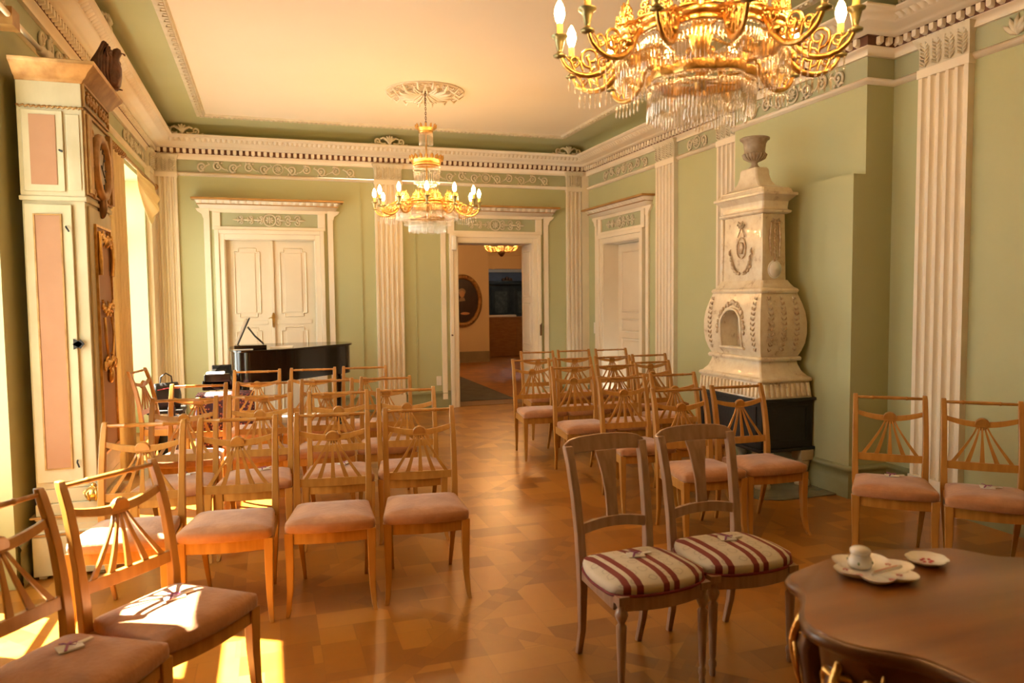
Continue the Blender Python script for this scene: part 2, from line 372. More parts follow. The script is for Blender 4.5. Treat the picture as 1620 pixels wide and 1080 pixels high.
# dentil blocks and leaf teeth along the cornice
den = MB(); leaf = MB()
def along(p, q, step):
    L = math.dist(p, q); n = max(1, int(L / step)); dx, dy = (q[0] - p[0]) / L, (q[1] - p[1]) / L
    for i in range(n):
        t = (i + .5) * L / n; yield p[0] + dx * t, p[1] + dy * t, math.atan2(dy, dx)
for a, b in zip(ROOM[:-1], ROOM[1:]):
    if a[0] == b[0] and a[0] == XR and a[1] < 5: b = (XR, -.5)
    if a == ROOM[0]: a = (XL, 1.5)
    for x, y, an in along(a, b, .072):
        TT = T(x, y, 0) @ RZ(an)
        den.loft([[(-w, -.052, z) for w, z in ((.014, 3.354), (.022, 3.366), (.022, 3.41))] + [(w, -.052, z) for w, z in ((.022, 3.41), (.022, 3.366), (.014, 3.354))],
                  [(-w * .9, -.088, z) for w, z in ((.012, 3.362), (.02, 3.372), (.02, 3.41))] + [(w * .9, -.088, z) for w, z in ((.02, 3.41), (.02, 3.372), (.012, 3.362))]], False, T=TT)
    for x, y, an in along(a, b, .06):
        TT = T(x, y, 0) @ RZ(an)
        leaf.loft([[(-.021, -.218, 3.475), (.021, -.218, 3.475), (.024, -.223, 3.50), (-.024, -.223, 3.50)], [(-.006, -.228, 3.476), (.006, -.228, 3.476), (.02, -.262, 3.508), (-.02, -.262, 3.508)]], False, T=TT)
struct(den.build('trim_3', M_['trim'])); struct(leaf.build('trim_4', M_['trim']))
# cove (green) and beaded ceiling border
struct(sweep(ROOM, [(.09, 3.54), (.095, 3.60), (.12, 3.64), (.18, 3.672), (.28, 3.685), (.60, 3.69), (.60, 3.71)], '', None).build('trim_5', M_['green']))
IN = .63
RIM = [(XL + IN, YF), (XL + IN, YB - IN), (XR - IN, YB - IN), (XR - IN, BY1 - .0), (XR - IN, YF)]
RIM2 = [(XL + IN, YF), (XL + IN, YB - IN), (XR - IN, YB - IN), (XR - IN, YF)]
mb = sweep(RIM2, [(-.03, 3.70), (-.03, 3.682), (.0, 3.676), (.012, 3.684), (.05, 3.684), (.058, 3.678), (.07, 3.70)], '', None)
for a, b in zip(RIM2[:-1], RIM2[1:]):
    if a[1] < 0: a = (a[0], 2.)
    if b[1] < 0: b = (b[0], 2.)
    for i, (x, y, an) in enumerate(along(a, b, .055)):
        mb.box(-.018, .014, -.045, -.005 - .014 * (i % 2), 3.668, 3.685, 0, T(x, y, 0) @ RZ(an + (.35 if i % 2 else -.35) * 0))
struct(mb.build('trim_6', M_['stucco']))
# thin band moulding under the frieze, and skirting
struct(sweep(ROOM, [(0, 3.085), (.018, 3.088), (.022, 3.10), (.03, 3.105), (.03, 3.125), (.012, 3.135), (0, 3.135)], '', None).build('trim_7', M_['trim']))
struct(sweep(ROOM, [(0.002, 3.135), (.003, 3.285)], '', None).build('trim_8', M_['frieze']))
def skirting(path, name):
    struct(sweep(path, [(0, 0), (.03, 0), (.03, .12), (.022, .135), (.022, .2), (.03, .21), (.018, .235), (0, .24)], '', None).build(name, M_['skirt']))
skirting([(XR, BY1), (BX, BY1), (BX, 5.75), (4.14, 5.75), (4.14, BY0), (XR, BY0), (XR, YF)], 'baseboard_right')
skirting([(D2[1] + .16, YB), (XR, YB), (XR, D3[1] + .15)], 'baseboard_corner')
skirting([(D1[1] + .14, YB), (D2[0] - .12, YB)], 'baseboard_back')
for i in range(0, len(ys), 2): skirting([(XL, ys[i]), (XL, min(ys[i + 1], YB))], 'baseboard_left')

# ------------------------------------------------------------------ relief ornament
def spiral(mb, cx, cz, r0, turns, a0, sgn, M, y=-.014, rr=.0125, n=26):
    pts = []; rad = []
    for i in range(n):
        t = i / (n - 1); a = a0 + sgn * t * turns * 2 * PI; r = r0 * (1 - .82 * t)
        pts.append((cx + r * math.cos(a), y - .004 * t, cz + r * math.sin(a))); rad.append(rr * (1 - .35 * t))
    mb.tube(pts, rad, 5, T=M)
    return pts[0]
def rosette(mb, cx, cz, r, M, y=-.004, petals=8):
    mb.tube([(cx + r * math.cos(a), y - .01, cz + r * math.sin(a)) for a in [2 * PI * k / 24 for k in range(24)]], r * .13, 6, loop=True, T=M)
    for k in range(petals):
        a = 2 * PI * k / petals
        mb.tube([(cx + q * r * math.cos(a), y - .012 - .006 * (q > .4), cz + q * r * math.sin(a)) for q in (.15, .45, .72)], [r * .07, r * .17, r * .04], 5, T=M)
    mb.ball((cx, y - .015, cz), r * .18, 6, T=M)
def leaf_(mb, x, z, L, a, w, M, y=-.008):
    mb.tube([(x + L * t * math.cos(a), y - .012 * math.sin(PI * t), z + L * t * math.sin(a)) for t in (0, .3, .65, 1)], [w * .3, w, w * .8, w * .1], 5, T=M)
def scroll_frieze(name, u0, u1, M, nsp=None):
    mb = MB(); W = u1 - u0; z = 3.21; uc = (u0 + u1) / 2; rosette(mb, uc, z, .062, M)
    nsp = nsp or max(1, int((W / 2 - .14) / .17)); st = (W / 2 - .16) / nsp
    for sd in (-1, 1):
        px = uc + sd * .07; pz = z
        for k in range(nsp):
            cx = uc + sd * (.07 + st * (k + .5)); up = 1 if k % 2 == 0 else -1
            r0 = .058; p = spiral(mb, cx, z - .004 * up, r0, 1.35, PI / 2 if up < 0 else -PI / 2, sd * up * -1 if False else (sd if up > 0 else -sd), M)
            mb.ball((cx, -.014, z), .014, 6, (1, .6, 1), T=M)
            # running stem
            x0 = cx - sd * st * .5; x1 = cx
            mb.tube([(x0, -.008, z + up * .035), (x0 + sd * st * .25, -.012, z + up * .01), (x1, -.012, z - up * .055)], [.006, .011, .011], 5, T=M)
            for q in range(3):
                leaf_(mb, cx + sd * .03 * (q - 1), z - up * .045, .035, -up * PI / 2 + (q - 1) * .8 + sd * .4, .012, M)
            leaf_(mb, x0, z + up * .02, .05, up * PI / 2 - sd * .7, .008, M)
    return struct(mb.build(name, M_['stucco']))
# pilasters
def pilaster(name, u0, u1, M, nf=5, ztop=3.285, cap=True, base=True):
    W = u1 - u0; e = struct(bpy.data.objects.new(name, None)); COL.objects.link(e)
    mb = MB(M); fl = W / (nf * 1.0 + (nf + 1) * .55 + .3); f_ = fl * .55; x = u0; sec = [(u0, 0), (u0, -.055)]
    x = u0 + f_ + .15 * fl
    for k in range(nf):
        sec += [(x, -.055)]
        for j in range(1, 6): a = PI * j / 6; sec.append((x + fl / 2 - fl / 2 * math.cos(a), -.055 + .034 * math.sin(a)))
        sec += [(x + fl, -.055)]; x += fl + f_
    sec += [(u1, -.055), (u1, 0)]
    mb.prism(sec, .22, 3.06, 'z'); mb.box(u0 - .008, u1 + .008, -.065, 0, 0, .22); mb.box(u0 - .008, u1 + .008, -.062, 0, 3.06, 3.12)
    mb.build('shaft', M_['trim'], e)
    cb = MB(M); cb.loft([[(u0, 0, 3.12), (u0, -.05, 3.12), (u1, -.05, 3.12), (u1, 0, 3.12)], [(u0, 0, 3.26), (u0, -.052, 3.26), (u1, -.052, 3.26), (u1, 0, 3.26)], [(u0 - .03, 0, 3.33), (u0 - .03, -.09, 3.33), (u1 + .03, -.09, 3.33), (u1 + .03, 0, 3.33)]], False)
    ns = max(2, round(W / .092))
    for k in range(ns):
        c = u0 + W * (k + .5) / ns
        for j in range(7):
            z = 3.135 + j * .025
            for sd in (-1, 1):
                cb.tube([(c + sd * .004, -.052, z), (c + sd * .020, -.070, z + .012), (c + sd * .036, -.058, z + .034)], [.004, .010, .003], 5)
        cb.tube([(c, -.06, 3.31), (c, -.07, 3.325), (c - .03, -.075, 3.335)], .006, 5); cb.tube([(c, -.07, 3.325), (c + .03, -.075, 3.335)], .006, 5)
    cb.build('capital', M_['stucco'], e)
    return e
tn = [9]
def tname():
    tn[0] += 1; return 'trim_%d' % (tn[0] - 1)
pilaster(tname(), -1.30, -1.03, MBk, 4)
pilaster(tname(), 1.39, 1.755, MBk, 5)
pilaster(tname(), 4.16, 4.38, MBk, 3)
for a, b in ((7.55, 7.97), (6.28, 6.70), (3.80, 4.20), (1.1, 1.5), (-1.6, -1.2)):
    pilaster(tname(), -b, -a, MRt, 5)
struct(MB().box(4.39, XR, 10.04, 10.1, 0, 3.285).build(tname(), M_['trim']))
for a, b in ((9.66, 9.98),): pilaster(tname(), a, b, ML, 4)

# friezes
scroll_frieze(tname(), -.92, 1.26, MBk, 5); scroll_frieze(tname(), 1.9, 4.0, MBk, 5)
scroll_frieze(tname(), -9.62, -8.12, MRt, 3); scroll_frieze(tname(), -7.42, -6.85, MRt, 1)
scroll_frieze(tname(), -(BY1 - .12), -(BY0 + .1), T(BX, 0, 0) @ RZ(-PI / 2), 3)
scroll_frieze(tname(), 8.15, 9.6, ML, 3); scroll_frieze(tname(), 5.3, 7.6, ML, 5); scroll_frieze(tname(), 2.6, 4.9, ML, 5)
mb = MB(MRt)
for q in range(5): leaf_(mb, -3.5, 3.15, .13, PI / 2 + (q - 2) * .45, .022, None)
struct(mb.build(tname(), M_['stucco']))
# wall joint strips
mb = MB(MBk)
for u in (1.2, 1.93, 2.28): mb.box(u, u + .012, -.012, 0, .24, 3.08)
struct(mb.build(tname(), M_['green']))
# cartouches over the cornice
def cartouche(x, y, an):
    M = T(x, y, 3.545) @ RZ(an)
    mb = MB(M)
    for sd in (-1, 1):
        spiral(mb, sd * .15, .045, .042, 1.3, -PI / 2, sd, None, y=-.02, rr=.014)
        mb.tube([(sd * .15, -.02, .003), (sd * .2, -.02, .0), (sd * .24, -.02, .022)], [.014, .012, .006], 6)
        mb.tube([(sd * .12, -.02, .075), (sd * .08, -.03, .09), (sd * .045, -.03, .06)], [.012, .016, .012], 6)
        mb.tube([(sd * .05, -.03, .02), (sd * .09, -.03, .01), (sd * .13, -.02, .03)], [.012, .014, .008], 6)
    for q in range(5):
        a = PI / 2 + (q - 2) * .42
        mb.tube([(0, -.03, .03), (.05 * math.cos(a), -.045, .03 + .05 * math.sin(a)), (.085 * math.cos(a), -.035, .03 + .085 * math.sin(a))], [.014, .019, .012], 6)
    mb.ball((0, -.035, .04), .032, 8, (1, .6, 1.1)); mb.box(-.24, .24, -.03, .02, -.006, .004)
    mb.tube([(-.04, -.01, .0), (.04, -.01, .0)], .02, 6)
    return struct(mb.build(tname(), M_['stucco']))
cartouche(1.57, YB - .23, 0); cartouche(-.93, YB - .23, 0); cartouche(4.10, YB - .23, 0)
cartouche(XL + .23, 6.25, PI / 2); cartouche(XR - .23, 6.5, -PI / 2); cartouche(XR - .23, 4.0, -PI / 2)

# ------------------------------------------------------------------ door surrounds
def door_surround(name, a, b, ztop, M, fw=.115, over=True):
    e = struct(bpy.data.objects.new(name, None)); COL.objects.link(e)
    mb = MB(M)
    for k, (w0, w1, d) in enumerate(((0, fw * .55, .03), (fw * .55, fw, .05), (-.012, .0, .02))):
        for (x0, x1) in ((a - w1, a - w0), (b + w0, b + w1)): mb.box(x0, x1, -d, 0, 0, ztop + w1)
        mb.box(a - w0, b + w0, -d, 0, ztop + w0, ztop + w1)
    mb.build('architrave', M_['trim'], e, .004)
    # overdoor panel, side consoles, cornice shelf
    z0 = ztop + fw + .02; z1 = z0 + .24
    ob = MB(M)
    ob.box(a - fw - .02, b + fw + .02, -.03, 0, z0 - .02, z0 + .02); ob.box(a - fw - .02, b + fw + .02, -.03, 0, z1 - .045, z1)
    for x0, x1 in ((a - fw - .02, a - .04), (b + .04, b + fw + .02)): ob.box(x0, x1, -.03, 0, z0 + .02, z1 - .045)
    for sd, x0 in ((-1, a - fw - .05), (1, b + fw + .05)):
        ob.box(min(x0, x0 + sd * .07), max(x0, x0 + sd * .07), -.028, 0, 0, z1 - .1)
        ob.prism([(x0, z1 - .12), (x0 + sd * .075, z1 - .12), (x0 + sd * .09, z1 - .07), (x0 + sd * .14, z1 - .035), (x0 + sd * .16, z1), (x0, z1)], -.035, 0, 'y')
    ob.box(a - fw - .05, b + fw + .05, -.035, 0, z1 - .03, z1)
    ob.build('overdoor_panel', M_['trim'], e, .003)
    cz = z1; xa, xb = a - fw - .16, b + fw + .16
    cp = MB(M)
    def lv(x0, x1, d, za, zb): cp.box(x0, x1, -d, 0, za, zb)
    cp.loft([[(xa - .0, 0, cz), (xa - .0, -.07, cz), (xb + .0, -.07, cz), (xb, 0, cz)], [(xa - .02, 0, cz + .04), (xa - .02, -.09, cz + .04), (xb + .02, -.09, cz + .04), (xb + .02, 0, cz + .04)],
             [(xa - .03, 0, cz + .05), (xa - .03, -.10, cz + .05), (xb + .03, -.10, cz + .05), (xb + .03, 0, cz + .05)], [(xa - .05, 0, cz + .095), (xa - .05, -.14, cz + .095), (xb + .05, -.14, cz + .095), (xb + .05, 0, cz + .095)]], False)
    nd = int((xb - xa) / .085)
    for k in range(nd + 1):
        x = xa + (xb - xa) * k / nd; cp.loft([[(x - .03, -.098, cz + .053), (x + .03, -.098, cz + .053), (x + .03, -.135, cz + .093), (x - .03, -.135, cz + .093)], [(x - .022, -.112, cz + .055), (x + .022, -.112, cz + .055), (x + .03, -.150, cz + .093), (x - .03, -.150, cz + .093)]], False)
    cp.build('cornice', M_['trim'], e)
    MB(M).box(xa - .09, xb + .09, -.185, 0, cz + .097, cz + .122).build('top_shelf', M_['giltshelf'], e, .004)
    MB(M).box(xa - .03, xb + .03, -.112, 0, cz + .043, cz + .052).build('gilt_line', M_['giltshelf'], e)
    bg = MB(M).box(a - .04, b + .04, -.006, 0, z0 + .02, z1 - .045); bg.build('panel_ground', M_['frieze'], e)
    rb = MB(); c = (a + b) / 2; zc = (z0 + z1) / 2 - .012
    rosette(rb, c, zc, .075, M)
    for sd in (-1, 1):
        for q in range(3):
            x = c + sd * (.11 + q * .12)
            spiral(rb, x, zc + .03, .038, 1.1, PI, -sd, M, rr=.009, n=16); spiral(rb, x, zc - .03, .038, 1.1, PI, sd, M, rr=.009, n=16)
            leaf_(rb, x, zc, .1, 0 if sd > 0 else PI, .014, M)
            leaf_(rb, x - sd * .03, zc, .07, .75 if sd > 0 else PI - .75, .009, M); leaf_(rb, x - sd * .03, zc, .07, -.75 if sd > 0 else PI + .75, .009, M)
    rb.build('relief_ornament', M_['stucco'], e)
    return e
M_['giltshelf'] = mat('ochre_gilt_edge', (.50, .28, .09), (.40, .21, .06), rough=.4, metal=.3)
def leaf_panels(mb, x0, x1, zs, y, rr=.011):
    for z0, z1, notch in zs:
        c = .045 if notch else 0
        P = [(x0, z0 + c), (x0 + c, z0 + c), (x0 + c, z0), (x1 - c, z0), (x1 - c, z0 + c), (x1, z0 + c), (x1, z1 - c), (x1 - c, z1 - c), (x1 - c, z1), (x0 + c, z1), (x0 + c, z1 - c), (x0, z1 - c)] if notch else [(x0, z0), (x1, z0), (x1, z1), (x0, z1)]
        n = len(P)
        for i in range(n):
            p, q = P[i], P[(i + 1) % n]; mb.tube([(p[0], y, p[1]), (q[0], y, q[1])], rr, 4)
        i_ = .03
        mb.box(x0 + i_ + c * .6, x1 - i_ - c * .6, y - .006, y + .01, z0 + i_ + c * .6, z1 - i_ - c * .6)
def escutcheon(mb, x, z, y):
    mb.prism([(x - .012, z - .11), (x, z - .13), (x + .012, z - .11), (x + .018, z - .03), (x + .022, z + .03), (x + .012, z + .06), (x, z + .075), (x - .012, z + .06), (x - .022, z + .03), (x - .018, z - .03)], y - .006, y, 'y')
    mb.tube([(x, y - .004, z), (x, y - .04, z)], .008, 6); mb.tube([(x, y - .04, z), (x - .035, y - .045, z + .008), (x - .06, y - .04, z - .006)], [.009, .007, .005], 6)
# door 1: closed double door
d1 = struct(bpy.data.objects.new('door_1', None)); COL.objects.link(d1)
s1 = door_surround('trim_40', D1[0], D1[1], D1[2], MBk, fw=.115)
mid = .05
for x0, x1 in ((D1[0], mid), (mid, D1[1])):
    mb = MB(MBk); mb.box(x0 + .004, x1 - .004, .06, .11, .01, D1[2] - .005)
    leaf_panels(mb, x0 + .11, x1 - .14 if x0 < 0 else x1 - .12, [(1.32, 2.20, True), (.62, 1.18, True), (.1, .5, False)], .058)
    mb.box(x0 + .06, x1 - .06, .05, .07, 1.22, 1.27)
    mb.build('door_leaf', M_['doorp'], d1, .002)
mb = MB(MBk); mb.box(mid - .012, mid + .03, .035, .06, .01, D1[2] - .01); mb.build('meeting_strip', M_['doorp'], d1, .004)
mb = MB(MBk); escutcheon(mb, mid + .01, 1.30, .035); mb.build('door_handle', M_['brass'], d1)
# door 2: open doorway with panelled lining and leaf folded against the right jamb
d2 = struct(bpy.data.objects.new('door_2', None)); COL.objects.link(d2)
door_surround('trim_41', D2[0], D2[1], D2[2], MBk, fw=.115)
mb = MB(MBk)
mb.box(D2[0], D2[0] + .012, 0, BT, 0, D2[2]); mb.box(D2[1] - .012, D2[1], 0, BT, 0, D2[2]); mb.box(D2[0], D2[1], 0, BT, D2[2] - .012, D2[2])
mb.build('lining', M_['doorp'], d2)
mb = MB(T(D2[1] - .012, YB, 0) @ RZ(-PI / 2))
leaf_panels(mb, -.38, -.06, [(.15, .75, False), (.85, 1.45, False), (1.55, 2.2, False)], -.004, .008)
mb.build('jamb_panel', M_['doorp'], d2)
mb = MB(MBk); mb.box(D2[0] - .09, D2[0] - .03, -.12, -.04, 2.20, 2.40); mb.build('sensor_box', M_['plastic'], d2, .01)
mb = MB(MBk); mb.tube([(D2[1] + .1, -.055, 1.06), (D2[1] + .1, -.08, 1.06), (D2[1] + .1, -.08, 1.16)], .008, 6); mb.box(D2[1] + .085, D2[1] + .115, -.06, -.05, .98, 1.14); mb.tube([(D2[0] - .1, -.05, 1.02), (D2[0] - .1, -.09, 1.02)], .012, 6); mb.build('door_handle', M_['bronze'], d2)
# door 3 in the right wall
d3 = struct(bpy.data.objects.new('door_3', None)); COL.objects.link(d3)
door_surround('trim_42', -D3[1], -D3[0], D3[2], MRt, fw=.115)
mb = MB(MRt); mb.box(-D3[1], -D3[1] + .012, 0, .25, 0, D3[2]); mb.box(-D3[0] - .012, -D3[0], 0, .25, 0, D3[2]); mb.box(-D3[1], -D3[0], 0, .25, D3[2] - .012, D3[2]); mb.build('lining', M_['doorp'], d3)
mb = MB(MRt); mb.box(-D3[1] + .015, -D3[0] - .015, .22, .27, .01, D3[2] - .02); leaf_panels(mb, -D3[1] + .14, -D3[0] - .36, [(1.32, 2.15, False), (1.05, 1.22, False), (.15, .95, False)], .218); mb.box(-D3[0] - .28, -D3[0] - .24, .205, .22, .01, D3[2] - .03); mb.build('door_leaf', M_['doorp'], d3, .002)
mb = MB(MRt); escutcheon(mb, -D3[0] - .26, 1.18, .205); mb.build('door_handle', M_['brass'], d3)
# switches and sockets
o = MB(MBk).box(2.20, 2.27, -.012, 0, .32, .45).build('wall_socket', M_['plastic'], None, .004); tag(o, 'small cream double socket low on green wall left of the open doorway', 'socket')
mb = MB(MRt); mb.box(-9.86, -9.77, -.01, 0, 1.0, 1.16)
o = mb.build('light_switch', M_['plastic'], None, .004); tag(o, 'cream light switch plate on the green wall between the corner and the recessed right door', 'switch')
mb = MB(MRt); mb.box(-9.84, -9.79, -.014, -.01, 1.09, 1.14); mb.build('rocker', M_['plastic'], o, .002)
mb = MB(MRt); mb.box(-9.84, -9.79, -.014, -.01, 1.02, 1.07); mb.build('rocker', M_['plastic'], o, .002)

# ------------------------------------------------------------------ windows
for i, (a, b) in enumerate(WIN):
    e = struct(bpy.data.objects.new('window_%d' % (i + 1), None)); COL.objects.link(e)
    y0, y1 = .30, .36
    mb = MB(ML); mb.rect_ring(a, b, WZ0, WZ1, .055, y0 - .02, y1)
    c = (a + b) / 2; mb.box(c - .035, c + .035, y0 - .03, y1, WZ0, WZ1); mb.box(a, b, y0 - .02, y1, 2.22, 2.29)
    for x0, x1 in ((a + .055, c - .035), (c + .035, b - .055)):
        mb.rect_ring(x0, x1, WZ0 + .055, 2.22, .045, y0, y1); mb.rect_ring(x0, x1, 2.29, WZ1 - .055, .04, y0, y1)
        for z in (1.02, 1.62): mb.box(x0, x1, y0 + .01, y1 - .01, z, z + .025)
    mb.build('window_frame', M_['doorp'], e)
    MB(ML).box(a + .05, b - .05, y0 + .03, y0 + .034, WZ0 + .05, WZ1 - .05).build('pane', M_['glass'], e)
    MB(ML).box(a, b, .25, y0, WZ0 - .03, WZ0 + .005).build('window_sill', M_['doorp'], e, .005)
    if i in (0, 2):
        mb = MB(ML); mb.tube([(c + .1, y0 - .03, 1.15), (c + .1, y0 - .06, 1.15), (c + .1, y0 - .06, 1.25)], .008, 6); mb.build('window_handle', M_['bronze'], e)

# curtains: one hanging panel and a swagged valance at the far window
def curtain_panel(name, u0, u1, z0, z1, y, label, swag=0, folds=5, parent=None):
    mb = MB(ML); nu, nz = folds * 8, 24; rings = []
    for side in (0, 1):
        pass
    vs = []; fs = []
    for j in range(nz + 1):
        t = j / nz; z = z1 + (z0 - z1) * t
        for i in range(nu + 1):
            s = i / nu; w = 1 - swag * math.sin(PI * min(1, t * 1.1)) * .35
            u = u0 + (u1 - u0) * s * w
            vs.append((u, y + .035 * math.sin(s * folds * 2 * PI + .6 * t) * (.6 + .4 * t), z))
    for j in range(nz):
        for i in range(nu): a = j * (nu + 1) + i; fs.append((a, a + 1, a + nu + 2, a + nu + 1))
    n0 = len(vs); vs2 = [(x, yy - .004, z) for x, yy, z in vs]
    mb.add(vs + vs2, fs + [tuple(k + n0 for k in f[::-1]) for f in fs], True)
    return mb.build(name, M_['curtain'], parent)
t = thing('curtain', 'long straight ivory curtain hanging beside the far window, behind the tall clock', 'curtain', (0, 0, 0))
for o_, (a, b) in ((t, (7.02, 7.74)),):
    cp = curtain_panel('curtain_panel', a, b, .04, 2.86, -.075, '', 0, 5, t)
mb = MB(ML); mb.tube([(6.98, -.10, 2.89), (9.72, -.10, 2.89)], .018, 10); mb.ball((9.74, -.10, 2.89), .035, 8)
for k in range(10): mb.tube([(7.04 + .07 * k, -.10 + .026 * math.cos(a), 2.885 + .026 * math.sin(a)) for a in [2 * PI * q / 10 for q in range(10)]], .004, 5, loop=True)
rod = mb.build('curtain_rod', M_['giltw']); tag(rod, 'gilt curtain rod over the far window near the back corner', 'curtain rod')
br = MB(ML).tube([(9.68, 0, 2.78), (9.68, -.09, 2.84), (9.68, -.10, 2.9)], .012, 6); br.ball((9.68, -.03, 2.72), .03, 6, (1, .6, 1.6)); br.build('bracket', M_['bronze'], rod)
mb = MB(ML); vs = []; fs = []; nu, nz = 36, 20
for j in range(nz + 1):
    t_ = j / nz
    for i in range(nu + 1):
        s = i / nu; u = 8.35 + 1.22 * s; drop = .14 + .44 * math.sin(PI * min(1, s * 1.0)) ** .8 * (.5 + .5 * s)
        z = 2.87 - drop * t_
        vs.append((u, -.11 - .10 * math.sin(PI * t_) * math.sin(PI * s) + .02 * math.sin(t_ * 22 + s * 3) * math.sin(PI * s), z))
for j in range(nz):
    for i in range(nu): a = j * (nu + 1) + i; fs.append((a, a + 1, a + nu + 2, a + nu + 1))
n0 = len(vs); mb.add(vs + [(x, y - .004, z) for x, y, z in vs], fs + [tuple(k + n0 for k in f[::-1]) for f in fs], True)
o = mb.build('curtain_swag', M_['curtain']); tag(o, 'swagged ivory silk valance draped across the top of the far window', 'curtain')
# rod and bracket over the near window
mb = MB(ML); mb.tube([(3.2, -.13, 2.99), (4.95, -.13, 2.99)], .014, 10)
mb.lathe([(.0, 0), (.022, .005), (.03, .05), (.022, .09), (.04, .14), (.0, .145)], 10, T=T(4.95, -.13, 2.99) @ RY(PI / 2))
o = mb.build('curtain_rod', M_['trim']); tag(o, 'pale curtain rod with a carved wooden finial above the tall clock at upper left', 'curtain rod')
MB(ML).box(4.40, 4.52, -.15, -.0, 2.94, 3.03).build('bracket', M_['giltw'], o)

# ------------------------------------------------------------------ chairs
def pad(mb, outline, z0, zmid, ztop, dome=.012, mi=0, seg=None):
    cx = sum(p[0] for p in outline) / len(outline); cy = sum(p[1] for p in outline) / len(outline)
    def ring(k, z, dz=0): return [(cx + (x - cx) * k, cy + (y - cy) * k, z) for x, y in outline]
    mb.loft([ring(.97, z0), ring(1.005, z0 + .006), ring(1.015, zmid), ring(1.0, (zmid + ztop) / 2 + .004), ring(.955, ztop - .004), ring(.85, ztop + dome * .35), ring(.6, ztop + dome * .8), ring(.3, ztop + dome), ring(.04, ztop + dome)], True, True, mi=mi)
def rounded(outline, r=.03, seg=5):
    P = []; n = len(outline)
    for i in range(n):
        a, b, c = Vector(outline[i - 1]), Vector(outline[i]), Vector(outline[(i + 1) % n])
        d1 = (a - b); d2 = (c - b); rr = min(r, d1.length * .45, d2.length * .45); p1 = b + d1.normalized() * rr; p2 = b + d2.normalized() * rr
        for k in range(seg + 1):
            t_ = k / seg; P.append(tuple(p1 * (1 - t_) ** 2 + b * 2 * t_ * (1 - t_) + p2 * t_ ** 2))
    return P
def bowed(fw, rw, y0, y1, bow=.02, n=7):
    pts = [(rw, y1), (-rw, y1), (-fw, y0)]
    for k in range(1, n): t_ = k / n; pts.append((-fw + 2 * fw * t_, y0 - bow * math.sin(PI * t_)))
    pts.append((fw, y0)); return pts
def sq_leg(pts, w, mb, dd=None):
    rings = []
    for (x, y, z), a in zip(pts, w):
        b = a if dd is None else a * dd
        rings.append([(x - a, y - b, z), (x + a, y - b, z), (x + a, y + b, z), (x - a, y + b, z)])
    mb.loft(rings, False)
POSTX = [(.165, .255, 0), (.172, .222, .12), (.182, .196, .27), (.188, .188, .40), (.190, .192, .50), (.191, .206, .62), (.191, .228, .74), (.190, .252, .83), (.190, .278, .90), (.190, .288, .925)]
def post_xy(z):
    for a, b in zip(POSTX[:-1], POSTX[1:]):
        if a[2] <= z <= b[2]:
            t_ = (z - a[2]) / (b[2] - a[2]); return a[0] + (b[0] - a[0]) * t_, a[1] + (b[1] - a[1]) * t_
    return POSTX[-1][:2]
